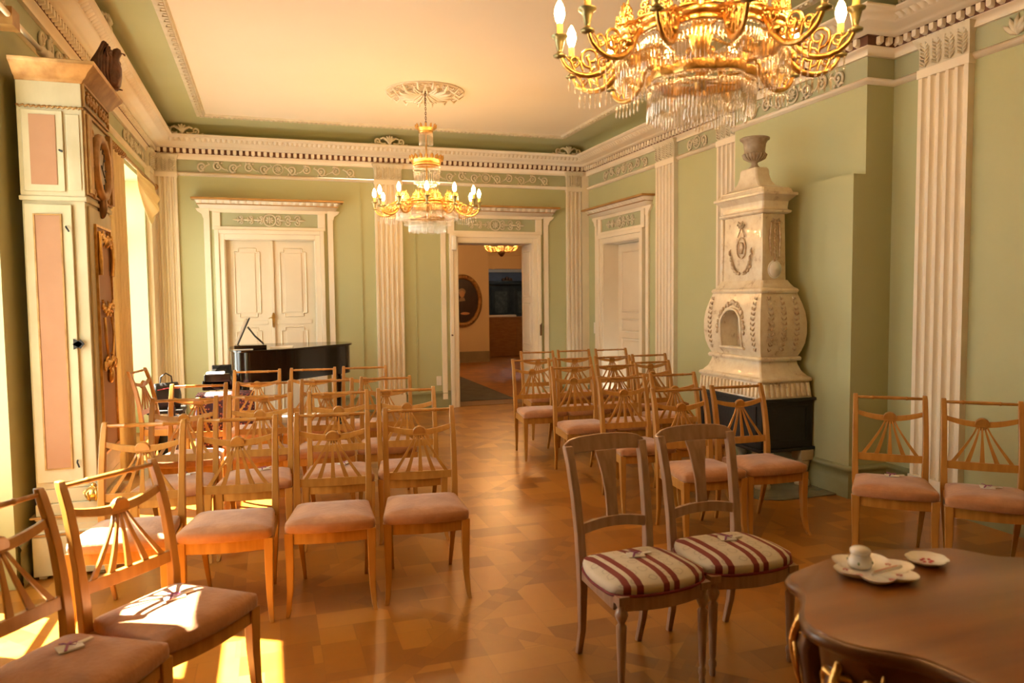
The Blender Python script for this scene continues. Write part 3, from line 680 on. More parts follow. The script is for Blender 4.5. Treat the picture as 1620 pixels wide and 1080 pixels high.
def make_fan_chair():
    e = thing('side_chair', '', 'chair')
    W = M_['wood']
    for sd in (-1, 1):
        mb = MB(); sq_leg([(sd * .212, -.245, 0), (sd * .206, -.222, .03), (sd * .199, -.203, .12), (sd * .198, -.195, .25), (sd * .200, -.192, .405)], [.010, .0125, .0155, .019, .022], mb); mb.build('leg', W, e, .003)
        mb = MB(); sq_leg([(sd * x, y, z) for x, y, z in POSTX], [.0095, .012, .0165, .0185, .0175, .016, .0155, .015, .014, .012], mb, 1.0); mb.build('back_post', W, e, .003)
        mb = MB(); mb.prism([(sd * .214, -.175), (sd * .196, .17), (sd * .175, .17), (sd * .190, -.175)][::sd], .345, .405, 'z'); mb.build('side_rail', W, e, .003)
    mb = MB(); P = bowed(.188, .188, -.203, -.185, .02, 8); P = [(x, y) for x, y in P]; mb.prism(P, .345, .405, 'z'); mb.build('front_rail', W, e, .002)
    mb = MB(); mb.box(-.175, .175, .165, .188, .35, .405); mb.build('rear_rail', W, e, .002)
    mb = MB(); pad(mb, rounded(bowed(.219, .185, -.213, .172, .026, 7), .045), .402, .430, .455, .020); mb.build('seat', M_['seat'], e)
    # top rail: turned bar
    mb = MB(); xs = [-.178, -.1, -.095, -.09, -.085, 0, .085, .09, .095, .1, .178]; rs = [.0085, .0095, .0125, .0125, .0095, .011, .0095, .0125, .0125, .0095, .0085]
    mb.tube([(x, .279, .905) for x in xs], rs, 8); mb.build('top_rail', W, e)
    # crest with half disc
    def yb(z): return post_xy(z)[1]
    mb = MB(); n = 12; top = []; bot = []
    for k in range(n + 1):
        x = -.178 + .356 * k / n; q = (x / .178) ** 2; zc = .785 + .030 * q; h = .013 + .003 * (1 - q)
        top.append((x, zc + h)); bot.append((x, zc - h))
    rings = []
    for (x, zt), (_, zb) in zip(top, bot):
        rings.append([(x, yb(zb) - .008, zb), (x, yb(zt) - .008, zt), (x, yb(zt) + .008, zt), (x, yb(zb) + .008, zb)])
    mb.loft(rings, False)
    mb.lathe([(.036, -.011), (.038, 0), (.036, .011)], 20, True, T=T(0, yb(.79) - .002, .788) @ RX(PI / 2 + .25)); mb.build('crest_rail', W, e, .0015)
    mb = MB(); sec = []
    for x in (-.178, -.09, 0, .09, .178):
        z0, z1 = .53 - .004 * (1 - (x / .178) ** 2), .572; sec.append([(x, yb(.53) - .009, z0), (x, yb(.57) - .009, z1), (x, yb(.57) + .009, z1), (x, yb(.53) + .009, z0)])
    mb.loft(sec, False); mb.build('lower_rail', W, e, .0015)
    for k in range(5):
        a = (k - 2) / 2; xt = a * .026; xb = a * .148; mb = MB(); rr = []
        for q in range(7):
            t_ = q / 6; z = .768 + (.565 - .768) * t_; x = xt + (xb - xt) * (t_ ** 1.15); w = .0045 + .0085 * t_ ** 1.3 * (1 if abs(a) < .9 else .9)
            rr.append([(x - w, yb(z) - .005, z), (x + w, yb(z) - .005, z), (x + w, yb(z) + .005, z), (x - w, yb(z) + .005, z)])
        mb.loft(rr, False); mb.build('fan_slat', W, e)
    return e
FAN0 = make_fan_chair(); FANUSED = [False]
def fan_chair(x, y, deg, label, group):
    # x, y = midpoint of the top of the back
    a = R(deg); o = FAN0 if not FANUSED[0] else dup(FAN0); FANUSED[0] = True
    o.location = (x + .285 * math.sin(a), y - .285 * math.cos(a), 0); o.rotation_euler = (0, 0, a)
    o['label'] = label; o['group'] = group; return o
def seat_pt(x, y, deg, lx, ly):
    a = R(deg); ox, oy = x + .285 * math.sin(a), y - .285 * math.cos(a)
    return ox + lx * math.cos(a) - ly * math.sin(a), oy + lx * math.sin(a) + ly * math.cos(a)
GL = 'pink-seated fan-back chairs in the left block'; GR = 'pink-seated fan-back chairs in the right block'
rowsL = [('front', 4.23, [(-.63, -7), (-.17, -7), (.32, -7), (.80, -7)]),
         ('second', 5.17, [(-.53, -5), (-.07, -5), (.435, -6), (.895, -6)]),
         ('third', 5.98, [(-.51, -7), (-.05, -7), (.42, -8), (.875, -8)]),
         ('fourth', 6.95, [(-.11, -6), (.37, -8), (.83, -8)])]
pos4 = ['leftmost', 'second from left', 'second from right', 'rightmost']; pos3 = ['leftmost', 'middle', 'rightmost']
ordn = {'front': 'nearest', 'second': 'second', 'third': 'third', 'fourth': 'rearmost'}
spots = {}
for rn, y, cs in rowsL:
    for i, (x, dg) in enumerate(cs):
        pp = (pos4 if len(cs) == 4 else pos3)[i]
        yy = y - (x - cs[0][0]) * .04
        fan_chair(x, yy, dg, 'honey wood fan-back chair, pink seat, left block, %s row from the camera, %s' % (ordn[rn], pp), GL)
        spots[(rn, i)] = (x, yy, dg)
RB = [(2.62, 4.39), (3.08, 4.39), (2.60, 5.20), (3.08, 5.25), (2.57, 6.12), (3.01, 6.12), (3.46, 6.31), (2.50, 7.02), (2.95, 7.0), (3.40, 7.01), (3.85, 7.05), (2.91, 7.96), (3.38, 8.0), (3.84, 7.96)]
rowname = {4: 'nearest row', 5: 'second row', 6: 'third row', 7: 'fourth row', 8: 'rearmost row'}
byrow = {}
for x, y in RB: byrow.setdefault(4 if y < 5 else 5 if y < 6 else 6 if y < 6.8 else 7 if y < 7.5 else 8, []).append((x, y))
nm = {2: ['left one', 'right one'], 3: ['left one', 'middle one', 'right one'], 4: ['leftmost', 'second from left', 'second from right', 'rightmost']}
for rk, lst in byrow.items():
    for i, (x, y) in enumerate(lst):
        fan_chair(x, y, -3, 'honey wood fan-back chair in the right block before the stove, %s, %s' % (rowname[rk], nm[len(lst)][i]), GR)
G2 = 'fan-back chairs standing apart from the two blocks'
fan_chair(3.61, 3.57, -41, 'fan-back chair with salmon seat against the green right wall, nearer the stove', G2)
fan_chair(3.91, 3.20, -43, 'fan-back chair with salmon seat in front of the fluted pilaster at right edge', G2)
fan_chair(-.58, 3.05, 48, 'fan-back chair turned diagonally at lower left, sunlight and a favor packet on its pink seat', G2)
fan_chair(-.86, 2.67, 54, 'fan-back chair cut off by the lower left corner of the photo', G2)
fan_chair(-1.15, 7.42, 78, 'fan-back chair seen side-on beside the curtain at the far window', G2)

def make_striped_chair():
    e = thing('dining_chair', '', 'chair'); W = M_['wood2']
    P = [(.150, .235, 0), (.152, .20, .12), (.160, .18, .30), (.165, .178, .42), (.168, .19, .55), (.172, .215, .70), (.178, .245, .83), (.182, .27, .905)]
    def pxy(z):
        for a, b in zip(P[:-1], P[1:]):
            if a[2] <= z <= b[2]: t_ = (z - a[2]) / (b[2] - a[2]); return a[0] + (b[0] - a[0]) * t_, a[1] + (b[1] - a[1]) * t_
        return P[-1][:2]
    for sd in (-1, 1):
        mb = MB(); sq_leg([(sd * x, y, z) for x, y, z in P], [.012, .014, .018, .019, .018, .018, .018, .019], mb); mb.build('back_post', W, e, .004)
        mb = MB(); mb.lathe([(.010, 0), (.013, .012), (.011, .03), (.016, .045), (.016, .06), (.010, .07), (.0135, .09), (.020, .285), (.021, .30), (.012, .312), (.021, .33), (.026, .345), (.021, .362), (.015, .37), (.020, .385), (.020, .395)], 16, T=T(sd * .185, -.185, 0)); mb.box(sd * .185 - .023, sd * .185 + .023, -.208, -.162, .39, .42); mb.build('leg', W, e)
        mb = MB(); mb.prism([(sd * .205, -.16), (sd * .175, .16), (sd * .150, .16), (sd * .178, -.16)][::sd], .355, .415, 'z'); mb.build('side_rail', W, e, .003)
    mb = MB(); mb.prism(bowed(.175, .175, -.20, -.175, .03, 8), .36, .415, 'z'); mb.build('front_rail', W, e, .003)
    mb = MB(); mb.box(-.15, .15, .155, .18, .36, .415); mb.build('rear_rail', W, e)
    out = rounded([(.175, .165), (-.175, .165), (-.222, .0), (-.215, -.17), (-.12, -.215), (0, -.228), (.12, -.215), (.215, -.17), (.222, .0)], .07)
    mb = MB(); pad(mb, out, .415, .440, .462, .022); st = mb.build('seat', M_['stripe'], e)
    mb = MB(); mb.tube([(x * 1.01, y * 1.01, .418) for x, y in out], .0065, 5, loop=True); mb.build('braid_edging', M_['braid'], st)
    # crest rail (wide, curved), with rounded shoulders
    mb = MB(); rings = []
    for k in range(15):
        q = -1 + 2 * k / 14; x = q * .197; yy = .272 + .016 * (1 - q * q); zt = .945 - .022 * q ** 4 - .004 * abs(q); zb = .872 - .012 * q ** 6
        if abs(q) > .99: zt -= .008
        rings.append([(x, yy - .020, zb), (x, yy - .004, zt), (x, yy + .014, zt - .003), (x, yy, zb)])
    mb.loft(rings, False); mb.build('crest_rail', W, e, .004)
    mb = MB(); rings = []
    for z, w in ((.875, .052), (.83, .043), (.77, .033), (.70, .027), (.64, .026), (.585, .028)):
        y = pxy(z)[1] + .004; rings.append([(-w, y - .007, z), (w, y - .007, z), (w, y + .007, z), (-w, y + .007, z)])
    mb.loft(rings, False); mb.build('splat', W, e, .002)
    mb = MB(); rings = []
    for k in range(9):
        q = -1 + 2 * k / 8; x = q * .158; zc = .560 + .020 * (1 - q * q); y = pxy(zc)[1]
        rings.append([(x, y - .010, zc - .022), (x, y - .008, zc + .022), (x, y + .010, zc + .022), (x, y + .008, zc - .022)])
    mb.loft(rings, False); mb.build('lower_rail', W, e, .002)
    return e
c1 = make_striped_chair(); c1.location = (1.405, 2.665, 0); c1.rotation_euler = (0, 0, R(4))
c1['label'] = 'wooden chair with red and cream striped seat, the left of the pair, farther from table'; c1['group'] = 'striped-seat chairs near the table'
c2 = dup(c1); c2.location = (1.865, 2.715, 0); c2.rotation_euler = (0, 0, R(-1))
c2['label'] = 'wooden chair with red and cream striped seat, the right of the pair, beside the table'

# favor packets on the seats
def make_packet():
    e = thing('favor_packet', '', 'packet')
    mb = MB(); mb.loft([[(-.035, -.022, 0), (.035, -.026, 0), (.037, .022, 0), (-.033, .026, 0)], [(-.036, -.022, .003), (.034, -.026, .006), (.038, .022, .004), (-.034, .026, .007)]], False); mb.build('paper_packet', M_['white'], e)
    mb = MB(); mb.tube([(-.02, -.028, .007), (-.005, 0, .014), (.012, .027, .008)], .0045, 5, sq=.5); mb.tube([(-.005, 0, .014), (-.025, .012, .018), (-.01, .02, .013), (-.004, 0, .014), (.02, -.008, .018), (.012, -.018, .013), (-.004, 0, .014)], .003, 5, sq=.6); mb.build('ribbon', M_['purple'], e)
    mb = MB(); mb.box(.03, .075, -.006, .008, .002, .006, T=RZ(.25)); mb.build('paper_tag', M_['white'], e)
    return e
PK0 = make_packet(); pk = [0]
def packet(x, y, z, a, label):
    o = PK0 if pk[0] == 0 else dup(PK0); pk[0] += 1
    o.location = (x, y, z); o.rotation_euler = (0, 0, R(a)); o['label'] = label; o['group'] = 'small favor packets lying on chair seats'; return o
ZS = .476
x, y = seat_pt(-.58, 3.05, 48, .02, .0); packet(x, y, ZS, 20, 'white paper packet with purple ribbon on the sunlit diagonal chair at lower left')
x, y = seat_pt(-.86, 2.67, 54, .05, .02); packet(x, y, ZS, 30, 'white paper packet with purple ribbon on the seat cut off in the bottom left corner')
packet(1.40, 2.67, .4855, -8, 'white paper packet with purple ribbon on the left striped seat')
packet(1.87, 2.72, .4855, -12, 'white and dark paper packet on the right striped seat')
x, y = seat_pt(3.61, 3.57, -41, .0, .03); packet(x, y, ZS, -30, 'small paper packet on the salmon seat against right wall, nearer the stove')
x, y = seat_pt(3.91, 3.20, -43, .0, .0); packet(x, y, ZS, -40, 'small paper packet on the salmon seat at the right edge of the photo')
for k, (dx, lab) in enumerate([(0, 'paper packet on the leftmost seat of the second left-hand row'), (0, 'paper packet with purple ribbon on the second seat of the second left-hand row'), (0, 'paper packet on the third seat of the second left-hand row')]):
    sx, sy, dg = spots[('second', k)]; x, y = seat_pt(sx, sy, dg, .03, .02); packet(x, y, ZS, 10 + 20 * k, lab)

# ------------------------------------------------------------------ tall case clock (front faces +X)
ck = thing('tall_case_clock', 'tall cream painted case clock with salmon panels and gilt carving, standing by the left wall', 'clock', (-1.10, 5.02, 0))
cm, pk_, gw = M_['clockp'], M_['pink'], M_['giltw']
# local x: -.155 (wall) .. +.155 (front); local y: -.34 .. +.34
mb = MB()
mb.box(-.18, .19, -.37, .37, .02, .24); mb.box(-.165, .175, -.355, .355, .24, .30)
for sx in (-.16, .13):
    for sy in (-.35, .31): mb.box(sx, sx + .04, sy, sy + .04, 0, .02)
mb.loft([[(-.18, -.37, .24), (.19, -.37, .24), (.19, .37, .24), (-.18, .37, .24)], [(-.165, -.355, .27), (.175, -.355, .27), (.175, .355, .27), (-.165, .355, .27)]], False)
mb.box(-.16, .165, -.35, .35, .27, .42); mb.box(-.165, .175, -.355, .355, .33, .345); mb.box(-.15, .15, -.335, .335, .42, .50)
mb.build('plinth', cm, ck, .004)
mb = MB(); 
for z in (.245, .345): mb.box(-.185, .195, -.375, .375, z, z + .012)
mb.build('gilt_band', gw, ck, .002)
mb = MB(); mb.box(-.155, .150, -.335, .335, .50, 2.12); mb.build('trunk', cm, ck, .004)
mb = MB(); mb.box(-.145, .085, -.352, -.335, .54, 2.08); dr = mb.build('side_door', cm, ck, .004)
MB().box(-.095, .028, -.356, -.352, .62, 2.02).build('salmon_panel', pk_, dr)
mb = MB(); mb.rect_ring(-.102, .035, .613, 2.027, .008, -.360, -.352); mb.build('gilt_edge', gw, dr)
mb = MB(); mb.prism([(.06, -1.31 + 2.62), (.1, 1.335), (.12, 1.31), (.1, 1.285)], -.362, -.353, 'y'); mb.prism([(.065, 1.28), (.065, 1.34), (.095, 1.325), (.11, 1.31), (.095, 1.295)], -.362, -.352, 'y'); mb.tube([(.06, -.36, .66), (.06, -.372, .65), (.07, -.372, .62)], .005, 5); mb.tube([(.055, -.36, 1.96), (.06, -.372, 1.95), (.072, -.372, 1.93)], .005, 5); mb.build('iron_latch', M_['iron'], dr)
# front face of the trunk with carved gilt
fm = T(.150, 0, 0) @ RZ(PI / 2)
mb = MB(fm); mb.box(-.30, .30, -.012, 0, .56, 2.08); fd = mb.build('front_door', cm, ck, .004)
MB(fm).box(-.20, .20, -.016, -.012, .66, 1.98).build('salmon_panel', pk_, fd)
mb = MB(fm); mb.rect_ring(-.21, .21, .65, 1.99, .014, -.026, -.012)
for z0, s_ in ((1.93, -1), (1.48, 1), (1.2, -1)):
    for sd in (-1, 1):
        for q in range(3): spiral(mb, sd * (.05 + .05 * q), z0 + s_ * .02 * q, .03, 1.2, PI / 2, sd * s_, None, y=-.03, rr=.008, n=14)
        for q in range(4): leaf_(mb, sd * .03 * q, z0, .07, s_ * PI / 2 + sd * .4 * q, .012, None, y=-.028)
for sd in (-1, 1):
    mb.tube([(sd * .10, -.028, 1.45), (sd * .12, -.034, 1.35), (sd * .08, -.034, 1.25), (sd * .02, -.034, 1.12)], .009, 6)
    mb.tube([(sd * .17, -.028, 1.95), (sd * .185, -.036, 1.8), (sd * .17, -.03, 1.7)], .014, 6)
mb.ball((0, -.03, 1.10), .03, 8, (1, .7, 1.6)); mb.build('gilt_carving', M_['gold'], fd)
mb = MB(fm); mb.ball((0, -.02, 2.12), .045, 10, (.6, .7, 1.8)); mb.build('cartouche', M_['bronze'], ck)
# hood
mb = MB(); mb.box(-.158, .155, -.345, .345, 2.12, 2.76); mb.box(-.165, .162, -.352, .352, 2.10, 2.125); mb.build('hood', cm, ck, .004)
mb = MB(); mb.box(-.135, .06, -.356, -.345, 2.15, 2.585); mb.box(.075, .14, -.350, -.345, 2.16, 2.57); sdh = mb.build('side_door', cm, ck, .003)
MB().box(-.10, .025, -.360, -.356, 2.185, 2.56).build('salmon_panel', pk_, sdh)
mb = MB(); mb.tube([(.045, -.36, 2.37), (.045, -.378, 2.37), (.06, -.378, 2.362)], .006, 5); mb.build('knob', M_['iron'], sdh)
mb = MB(); mb.tube([(-.158 + .0085 * k, -.350 - .003 * math.cos(k * 2.1), 2.605 + .005 * math.sin(k * 2.1)) for k in range(38)], .006, 5); mb.tube([(.158, -.345 + .009 * k, 2.605 + .004 * math.sin(k * 2.1)) for k in range(77)], .006, 5); mb.build('rope_moulding', gw, ck)
fh = T(.155, 0, 0) @ RZ(PI / 2)
mb = MB(fh)
mb.tube([(.18 * math.cos(a), -.02, 2.34 + .17 * math.sin(a)) for a in [2 * PI * k / 32 for k in range(32)]], .028, 8, loop=True)
for sd in (-1, 1):
    mb.box(sd * .29 - .035, sd * .29 + .035, -.03, 0, 2.15, 2.58)
    for q in range(3): spiral(mb, sd * .2, 2.17 + .17 * q, .03, 1.1, 0, sd, None, y=-.016, rr=.008, n=12)
    for q in range(4): spiral(mb, sd * (.06 + .07 * q), 2.68, .035, 1.3, PI / 2, sd, None, y=-.012, rr=.009, n=12)
mb.rect_ring(-.335, .335, 2.62, 2.75, .012, -.014, 0); mb.rect_ring(-.335, .335, 2.14, 2.60, .012, -.014, 0)
mb.build('gilt_carving', gw, ck)
mb = MB(fh); mb.lathe([(.155, 0), (.155, .012), (.0, .02)], 32, T=T(0, 0, 2.34) @ RX(PI / 2)); dl = mb.build('dial', M_['dial'], ck)
mb = MB(fh)
for k in range(12):
    a = PI / 2 - 2 * PI * k / 12; mb.box(-.003, .003, -.024, -.018, .105, .135, T=T(0, 0, 2.34) @ RY(-(a - PI / 2)))
mb.box(-.004, .004, -.028, -.022, -.02, .08, T=T(0, 0, 2.34) @ RY(2.2)); mb.box(-.003, .003, -.030, -.026, -.02, .11, T=T(0, 0, 2.34) @ RY(.6)); mb.build('clock_hand', M_['iron'], dl)
# cornice
def rectring(hx0, hx1, hy, z): return [(hx0, -hy, z), (hx1, -hy, z), (hx1, hy, z), (hx0, hy, z)]
mb = MB(); mb.loft([rectring(-.160, .160, .35, 2.74), rectring(-.160, .170, .36, 2.755), rectring(-.162, .185, .375, 2.765), rectring(-.165, .20, .39, 2.79), rectring(-.168, .225, .41, 2.815), rectring(-.17, .235, .42, 2.825), rectring(-.17, .24, .425, 2.845), rectring(-.15, .2, .39, 2.85)], False)
mb.build('cornice', gw, ck, .002)
# eagle finial, a carving that stands on the cornice
eg = thing('eagle_figure', 'small dark brown carved eagle perched on top of the tall painted clock', 'figurine', (-.88, 5.20, 2.85), R(-12)); eg.scale = (1.15, 1.15, 1.05)
mb = MB()
def ell(z, rx, ry, cx=0, cy=0, n=12): return [(cx + rx * math.cos(2 * PI * k / n), cy + ry * math.sin(2 * PI * k / n), z) for k in range(n)]
mb.loft([ell(.0, .03, .035), ell(.03, .045, .045), ell(.08, .052, .055), ell(.13, .047, .05, .005), ell(.165, .03, .035, .012), ell(.185, .024, .026, .02), ell(.21, .028, .026, .03), ell(.232, .018, .018, .034), ell(.24, .004, .004, .036)], True)
mb.loft([ell(.212, .012, .010, .052, 0, 8), ell(.208, .008, .007, .068, 0, 8), ell(.196, .003, .003, .074, 0, 8)], True)
mb.build('body', M_['eagle'], eg)
for sd in (-1, 1):
    mb = MB()
    for k in range(9):
        t_ = k / 8; yo = sd * (.045 + .030 * math.sin(PI * t_)); xo = .03 - .085 * t_
        mb.tube([(.005 - .01 * t_, sd * .035, .15), (xo * .5, yo, .215 + .03 * math.sin(PI * t_)), (xo - .012, yo * 1.15, .17 - .02 * t_), (xo - .02, yo * 1.05, .09 - .02 * t_), (xo - .015, yo * .8, .02 + .02 * t_)], [.010, .015, .014, .011, .003], 6, sq=.8)
    mb.ball((-.015, sd * .045, .18), .035, 8, (1, .7, 1.2))
    mb.build('wing', M_['eagle'], eg)
mb = MB()
for q in range(5): mb.tube([(-.03, (q - 2) * .012, .05), (-.06, (q - 2) * .02, .02), (-.075, (q - 2) * .026, .004)], [.01, .012, .004], 5)
mb.build('tail', M_['eagle'], eg)
mb = MB()
for sd in (-1, 1): mb.tube([(.01, sd * .02, .03), (.02, sd * .022, .012), (.045, sd * .024, .005)], [.009, .007, .004], 5)
mb.build('claw', M_['eagle'], eg)
mb = MB(T(.135, -.375, .47)); mb.ball((0, 0, 0), .048, 12, (1, 1, .85)); mb.ball((0, 0, .045), .016, 8)
for k in range(6): a = 2 * PI * k / 6; mb.tube([(.012 * math.cos(a), .012 * math.sin(a), .04), (.05 * math.cos(a), .05 * math.sin(a), .01), (.03 * math.cos(a), .03 * math.sin(a), -.038)], [.004, .009, .004], 5)
mb.build('brass_mount', M_['brass'], ck)

# ------------------------------------------------------------------ ceramic stove (front -X); local origin at its floor centre
sv = thing('ceramic_stove', 'tall white glazed ceramic stove with arched niche and urn, on a black iron firebox', 'stove', (3.875, 5.29, 0))
SW = M_['stovew']
def sr(z, hx, hy, c=.012): return [(-hx, -hy + c, z), (-hx + c, -hy, z), (hx - c, -hy, z), (hx, -hy + c, z), (hx, hy - c, z), (hx - c, hy, z), (-hx + c, hy, z), (-hx, hy - c, z)]
for sx in (-.19, .19):
    for sy in (-.40, .40):
        mb = MB(T(sx, sy, 0)); mb.lathe([(.062, .0), (.066, .03), (.045, .06), (.036, .10), (.05, .16), (.058, .20), (.058, .215)], 12, True, flute=4, fa=.06); mb.box(-.06, .06, -.06, .06, .215, .30); mb.build('stone_foot', M_['sand'], sv, .006)
mb = MB(); mb.box(-.255, .262, -.46, .46, .30, .325); mb.box(-.235, .25, -.44, .44, .325, .70); mb.box(-.262, .262, -.47, .47, .70, .722)
ib = mb.build('iron_firebox', M_['iron'], sv, .004)
mb = MB(); mb.rect_ring(-.19, .20, .37, .66, .018, -.447, -.44); mb.build('side_panel_frame', M_['iron'], ib)
mb = MB(RZ(-PI / 2)); mb.rect_ring(-.38, .38, .37, .66, .02, -.245, -.235); mb.box(-.2, .2, -.25, -.235, .40, .63); mb.build('firebox_door', M_['iron'], ib)
# fluted plinth, cavetto, body
mb = MB(); mb.loft([sr(.722, .245, .445), sr(.85, .235, .425)], False)
for sd in (-1, 1):
    for k in range(17): y = -.39 + .78 * k / 16; mb.loft([[(sd * .243, y - .013, .735), (sd * .243, y + .013, .735), (sd * .258, y + .010, .738), (sd * .258, y - .010, .738)], [(sd * .235, y - .012, .84), (sd * .235, y + .012, .84), (sd * .25, y + .009, .836), (sd * .25, y - .009, .836)]], False)
    for k in range(9): x = -.20 + .40 * k / 8; mb.loft([[(x - .013, sd * .443, .735), (x + .013, sd * .443, .735), (x + .010, sd * .458, .738), (x - .010, sd * .458, .738)], [(x - .012, sd * .424, .84), (x + .012, sd * .424, .84), (x + .009, sd * .438, .836), (x - .009, sd * .438, .836)]], False)
mb.build('fluted_plinth', SW, sv)
mb = MB(); mb.loft([sr(.85, .245, .44), sr(.865, .25, .445), sr(.88, .245, .44), sr(.89, .225, .41), sr(.93, .200, .37), sr(.98, .185, .345), sr(1.01, .18, .34), sr(1.012, .2, .365), sr(1.03, .205, .37), sr(1.045, .195, .36)], False); mb.build('cavetto_base', SW, sv, .002)
# bombe body with a real arched niche in the front: build front face as a ring around the niche
BZ = [1.045, 1.09, 1.15, 1.23, 1.32, 1.40, 1.47, 1.53, 1.56]
BH = [(.175, .345), (.195, .365), (.212, .385), (.222, .395), (.222, .395), (.213, .385), (.197, .366), (.178, .345), (.170, .335)]
def bh(z):
    for i in range(len(BZ) - 1):
        if BZ[i] <= z <= BZ[i + 1]:
            t_ = (z - BZ[i]) / (BZ[i + 1] - BZ[i]); return BH[i][0] + (BH[i + 1][0] - BH[i][0]) * t_, BH[i][1] + (BH[i + 1][1] - BH[i][1]) * t_
    return BH[-1]
mb = MB(); rings = []
for z, (hx, hy) in zip(BZ, BH): rings.append([(-hx, -hy, z), (hx, -hy, z), (hx, hy, z), (-hx, hy, z)])
n = 4; vs = [p for r_ in rings for p in r_]; fs = []
for i in range(len(rings) - 1):
    for j in (0, 1, 2): k = j + 1; fs.append((i * n + j, i * n + k, (i + 1) * n + k, (i + 1) * n + j))
fs.append((0, 1, 2, 3)); fs.append(tuple(len(vs) - 4 + k for k in range(4))); mb.add(vs, fs, False)
# front grid with hole
NYc, nzz, nyy = .0, 28, 40
def inside(y, z):
    if z < 1.115 or abs(y) > .13: return False
    if z < 1.29: return True
    return y * y + (z - 1.29) ** 2 * 1.0 < .13 ** 2
vs = []; fs = []
for i in range(nzz + 1):
    z = 1.045 + (1.56 - 1.045) * i / nzz; hx, hy = bh(z)
    for j in range(nyy + 1): y = -hy + 2 * hy * j / nyy; vs.append((-hx, y, z))
for i in range(nzz):
    for j in range(nyy):
        a = i * (nyy + 1) + j; c = (Vector(vs[a]) + Vector(vs[a + nyy + 2])) / 2
        if not inside(c.y, c.z): fs.append((a, a + 1, a + nyy + 2, a + nyy + 1))
mb.add(vs, fs, True)
arch = [(-.135, 1.112)] + [(-.135, 1.2), (-.135, 1.29)] + [(.135 * math.cos(PI - PI * k / 12), 1.29 + .135 * math.sin(PI * k / 12)) for k in range(1, 12)] + [(.135, 1.29), (.135, 1.2), (.135, 1.112)]
mb.loft([[(-bh(z)[0] - .003, y, z) for y, z in arch], [(-.06, y, z) for y, z in arch]], True, False, True)
mb.add([(-.06, y, z) for y, z in arch], [tuple(range(len(arch)))], False)
mb.build('bombe_body', SW, sv)
mb = MB(); mb.tube([(-bh(z)[0] - .006, y * 1.06, z + .002) for y, z in arch], .012, 8); mb.tube([(-bh(1.10)[0] - .012, -.17, 1.105), (-bh(1.1)[0] - .012, .17, 1.105)], .011, 8); mb.build('niche_frame', SW, sv)
mb = MB()
for sd in (-1, 1):
    for k in range(9):
        t_ = k / 8; a = PI / 2 - sd * (.15 + 1.45 * t_) ; y = .185 * math.cos(a); z = 1.29 + .185 * math.sin(a) - .05 * t_ * t_
        mb.ball((-bh(max(1.05, min(1.55, z)))[0] - .008, y, z), .016 + .004 * math.sin(k * 2), 6, (.6, 1, 1.2))
mb.ball((-bh(1.47)[0] - .008, 0, 1.485), .022, 6, (.6, 1.4, 1))
def garland(x, y0, z0, z1, face):
    for k in range(11):
        z = z0 + (z1 - z0) * k / 10; w = .014 + .010 * math.sin(PI * k / 10)
        for sd in (-1, 1):
            w *= .75
            if face == 'x': hx = bh(z)[0]; p = [(-hx, y0, z), (-hx - .012, y0 + sd * w, z + .012), (-hx - .006, y0 + sd * w * 1.7, z + .03)]
            else: hy = bh(z)[1]; p = [(x, -hy, z), (x + sd * w, -hy - .012, z + .012), (x + sd * w * 1.7, -hy - .006, z + .03)]
            mb.tube(p, [.004, .008, .002], 5)
mb.build('niche_wreath', M_['stover'], sv)
for y0 in (-.30, .30): mb = MB(); garland(0, y0, 1.09, 1.50, 'x'); mb.build('body_garland', M_['stover'], sv)
for x0 in (-.12, 0, .12): mb = MB(); garland(x0, 0, 1.09, 1.50, 'y'); mb.build('body_garland', M_['stover'], sv)
mb = MB(); mb.loft([sr(1.555, .178, .345), sr(1.575, .185, .352), sr(1.59, .178, .345), sr(1.60, .160, .325), sr(1.63, .142, .30), sr(1.65, .13, .29), sr(1.66, .125, .285)], False); mb.build('collar', SW, sv, .002)
mb = MB(); mb.loft([sr(1.655, .118, .272), sr(2.20, .110, .262)], False)
for sy in (-1, 1): 
    mb.box(-.125, -.095, sy * .27 - .013, sy * .27 + .008, 1.66, 2.19)
mb.build('shaft', SW, sv, .004)
mb = MB(T(-.116, 0, 0) @ RZ(-PI / 2))
for sd in (-1, 1):
    mb.tube([(0, -.008, 2.12), (sd * .03, -.016, 2.145), (sd * .05, -.01, 2.12), (sd * .02, -.014, 2.10), (0, -.008, 2.115)], .007, 5); mb.tube([(0, -.008, 2.11), (sd * .03, -.01, 2.05), (sd * .045, -.01, 2.02)], .006, 5)
    for k in range(6): leaf_(mb, sd * (.04 + .022 * k), 1.72 + .012 * k * k * .5, .06, PI / 2 + sd * (-.9 + .2 * k), .012, None)
    for k in range(4): mb.ball((sd * (.03 + .03 * k), -.01, 1.72 + .006 * k * k), .016, 6, (1, .6, 1))
mb.tube([(.06 * math.cos(a), -.008, 1.93 + .085 * math.sin(a)) for a in [2 * PI * k / 24 for k in range(24)]], .006, 5, loop=True)
mb.loft([[(x * s, -.003 - .016 * q, 1.93 + z * s) for x, z in ((-.02, -.045), (.015, -.05), (.02, -.02), (.035, -.005), (.028, .02), (.02, .045), (-.01, .05), (-.03, .03), (-.025, -.01))] for s, q in ((1, 0), (1, .5), (.8, 1))], True)
mb.build('front_relief', M_['stover'], sv)
mb = MB(T(0, -.268, 0))
for k in range(14): z = 2.13 - k * .027; mb.ball((.004 * math.sin(k * 2), -.008, z), .015 - .002 * (k % 3), 6, (1, .6, 1.2))
for sd in (-1, 1): mb.tube([(0, -.006, 2.13), (sd * .03, -.014, 2.15), (sd * .045, -.01, 2.12), (0, -.01, 2.12)], .007, 5); mb.tube([(sd * .035, -.006, 2.13), (sd * .05, -.01, 2.0), (sd * .04, -.01, 1.85)], [.006, .011, .004], 5)
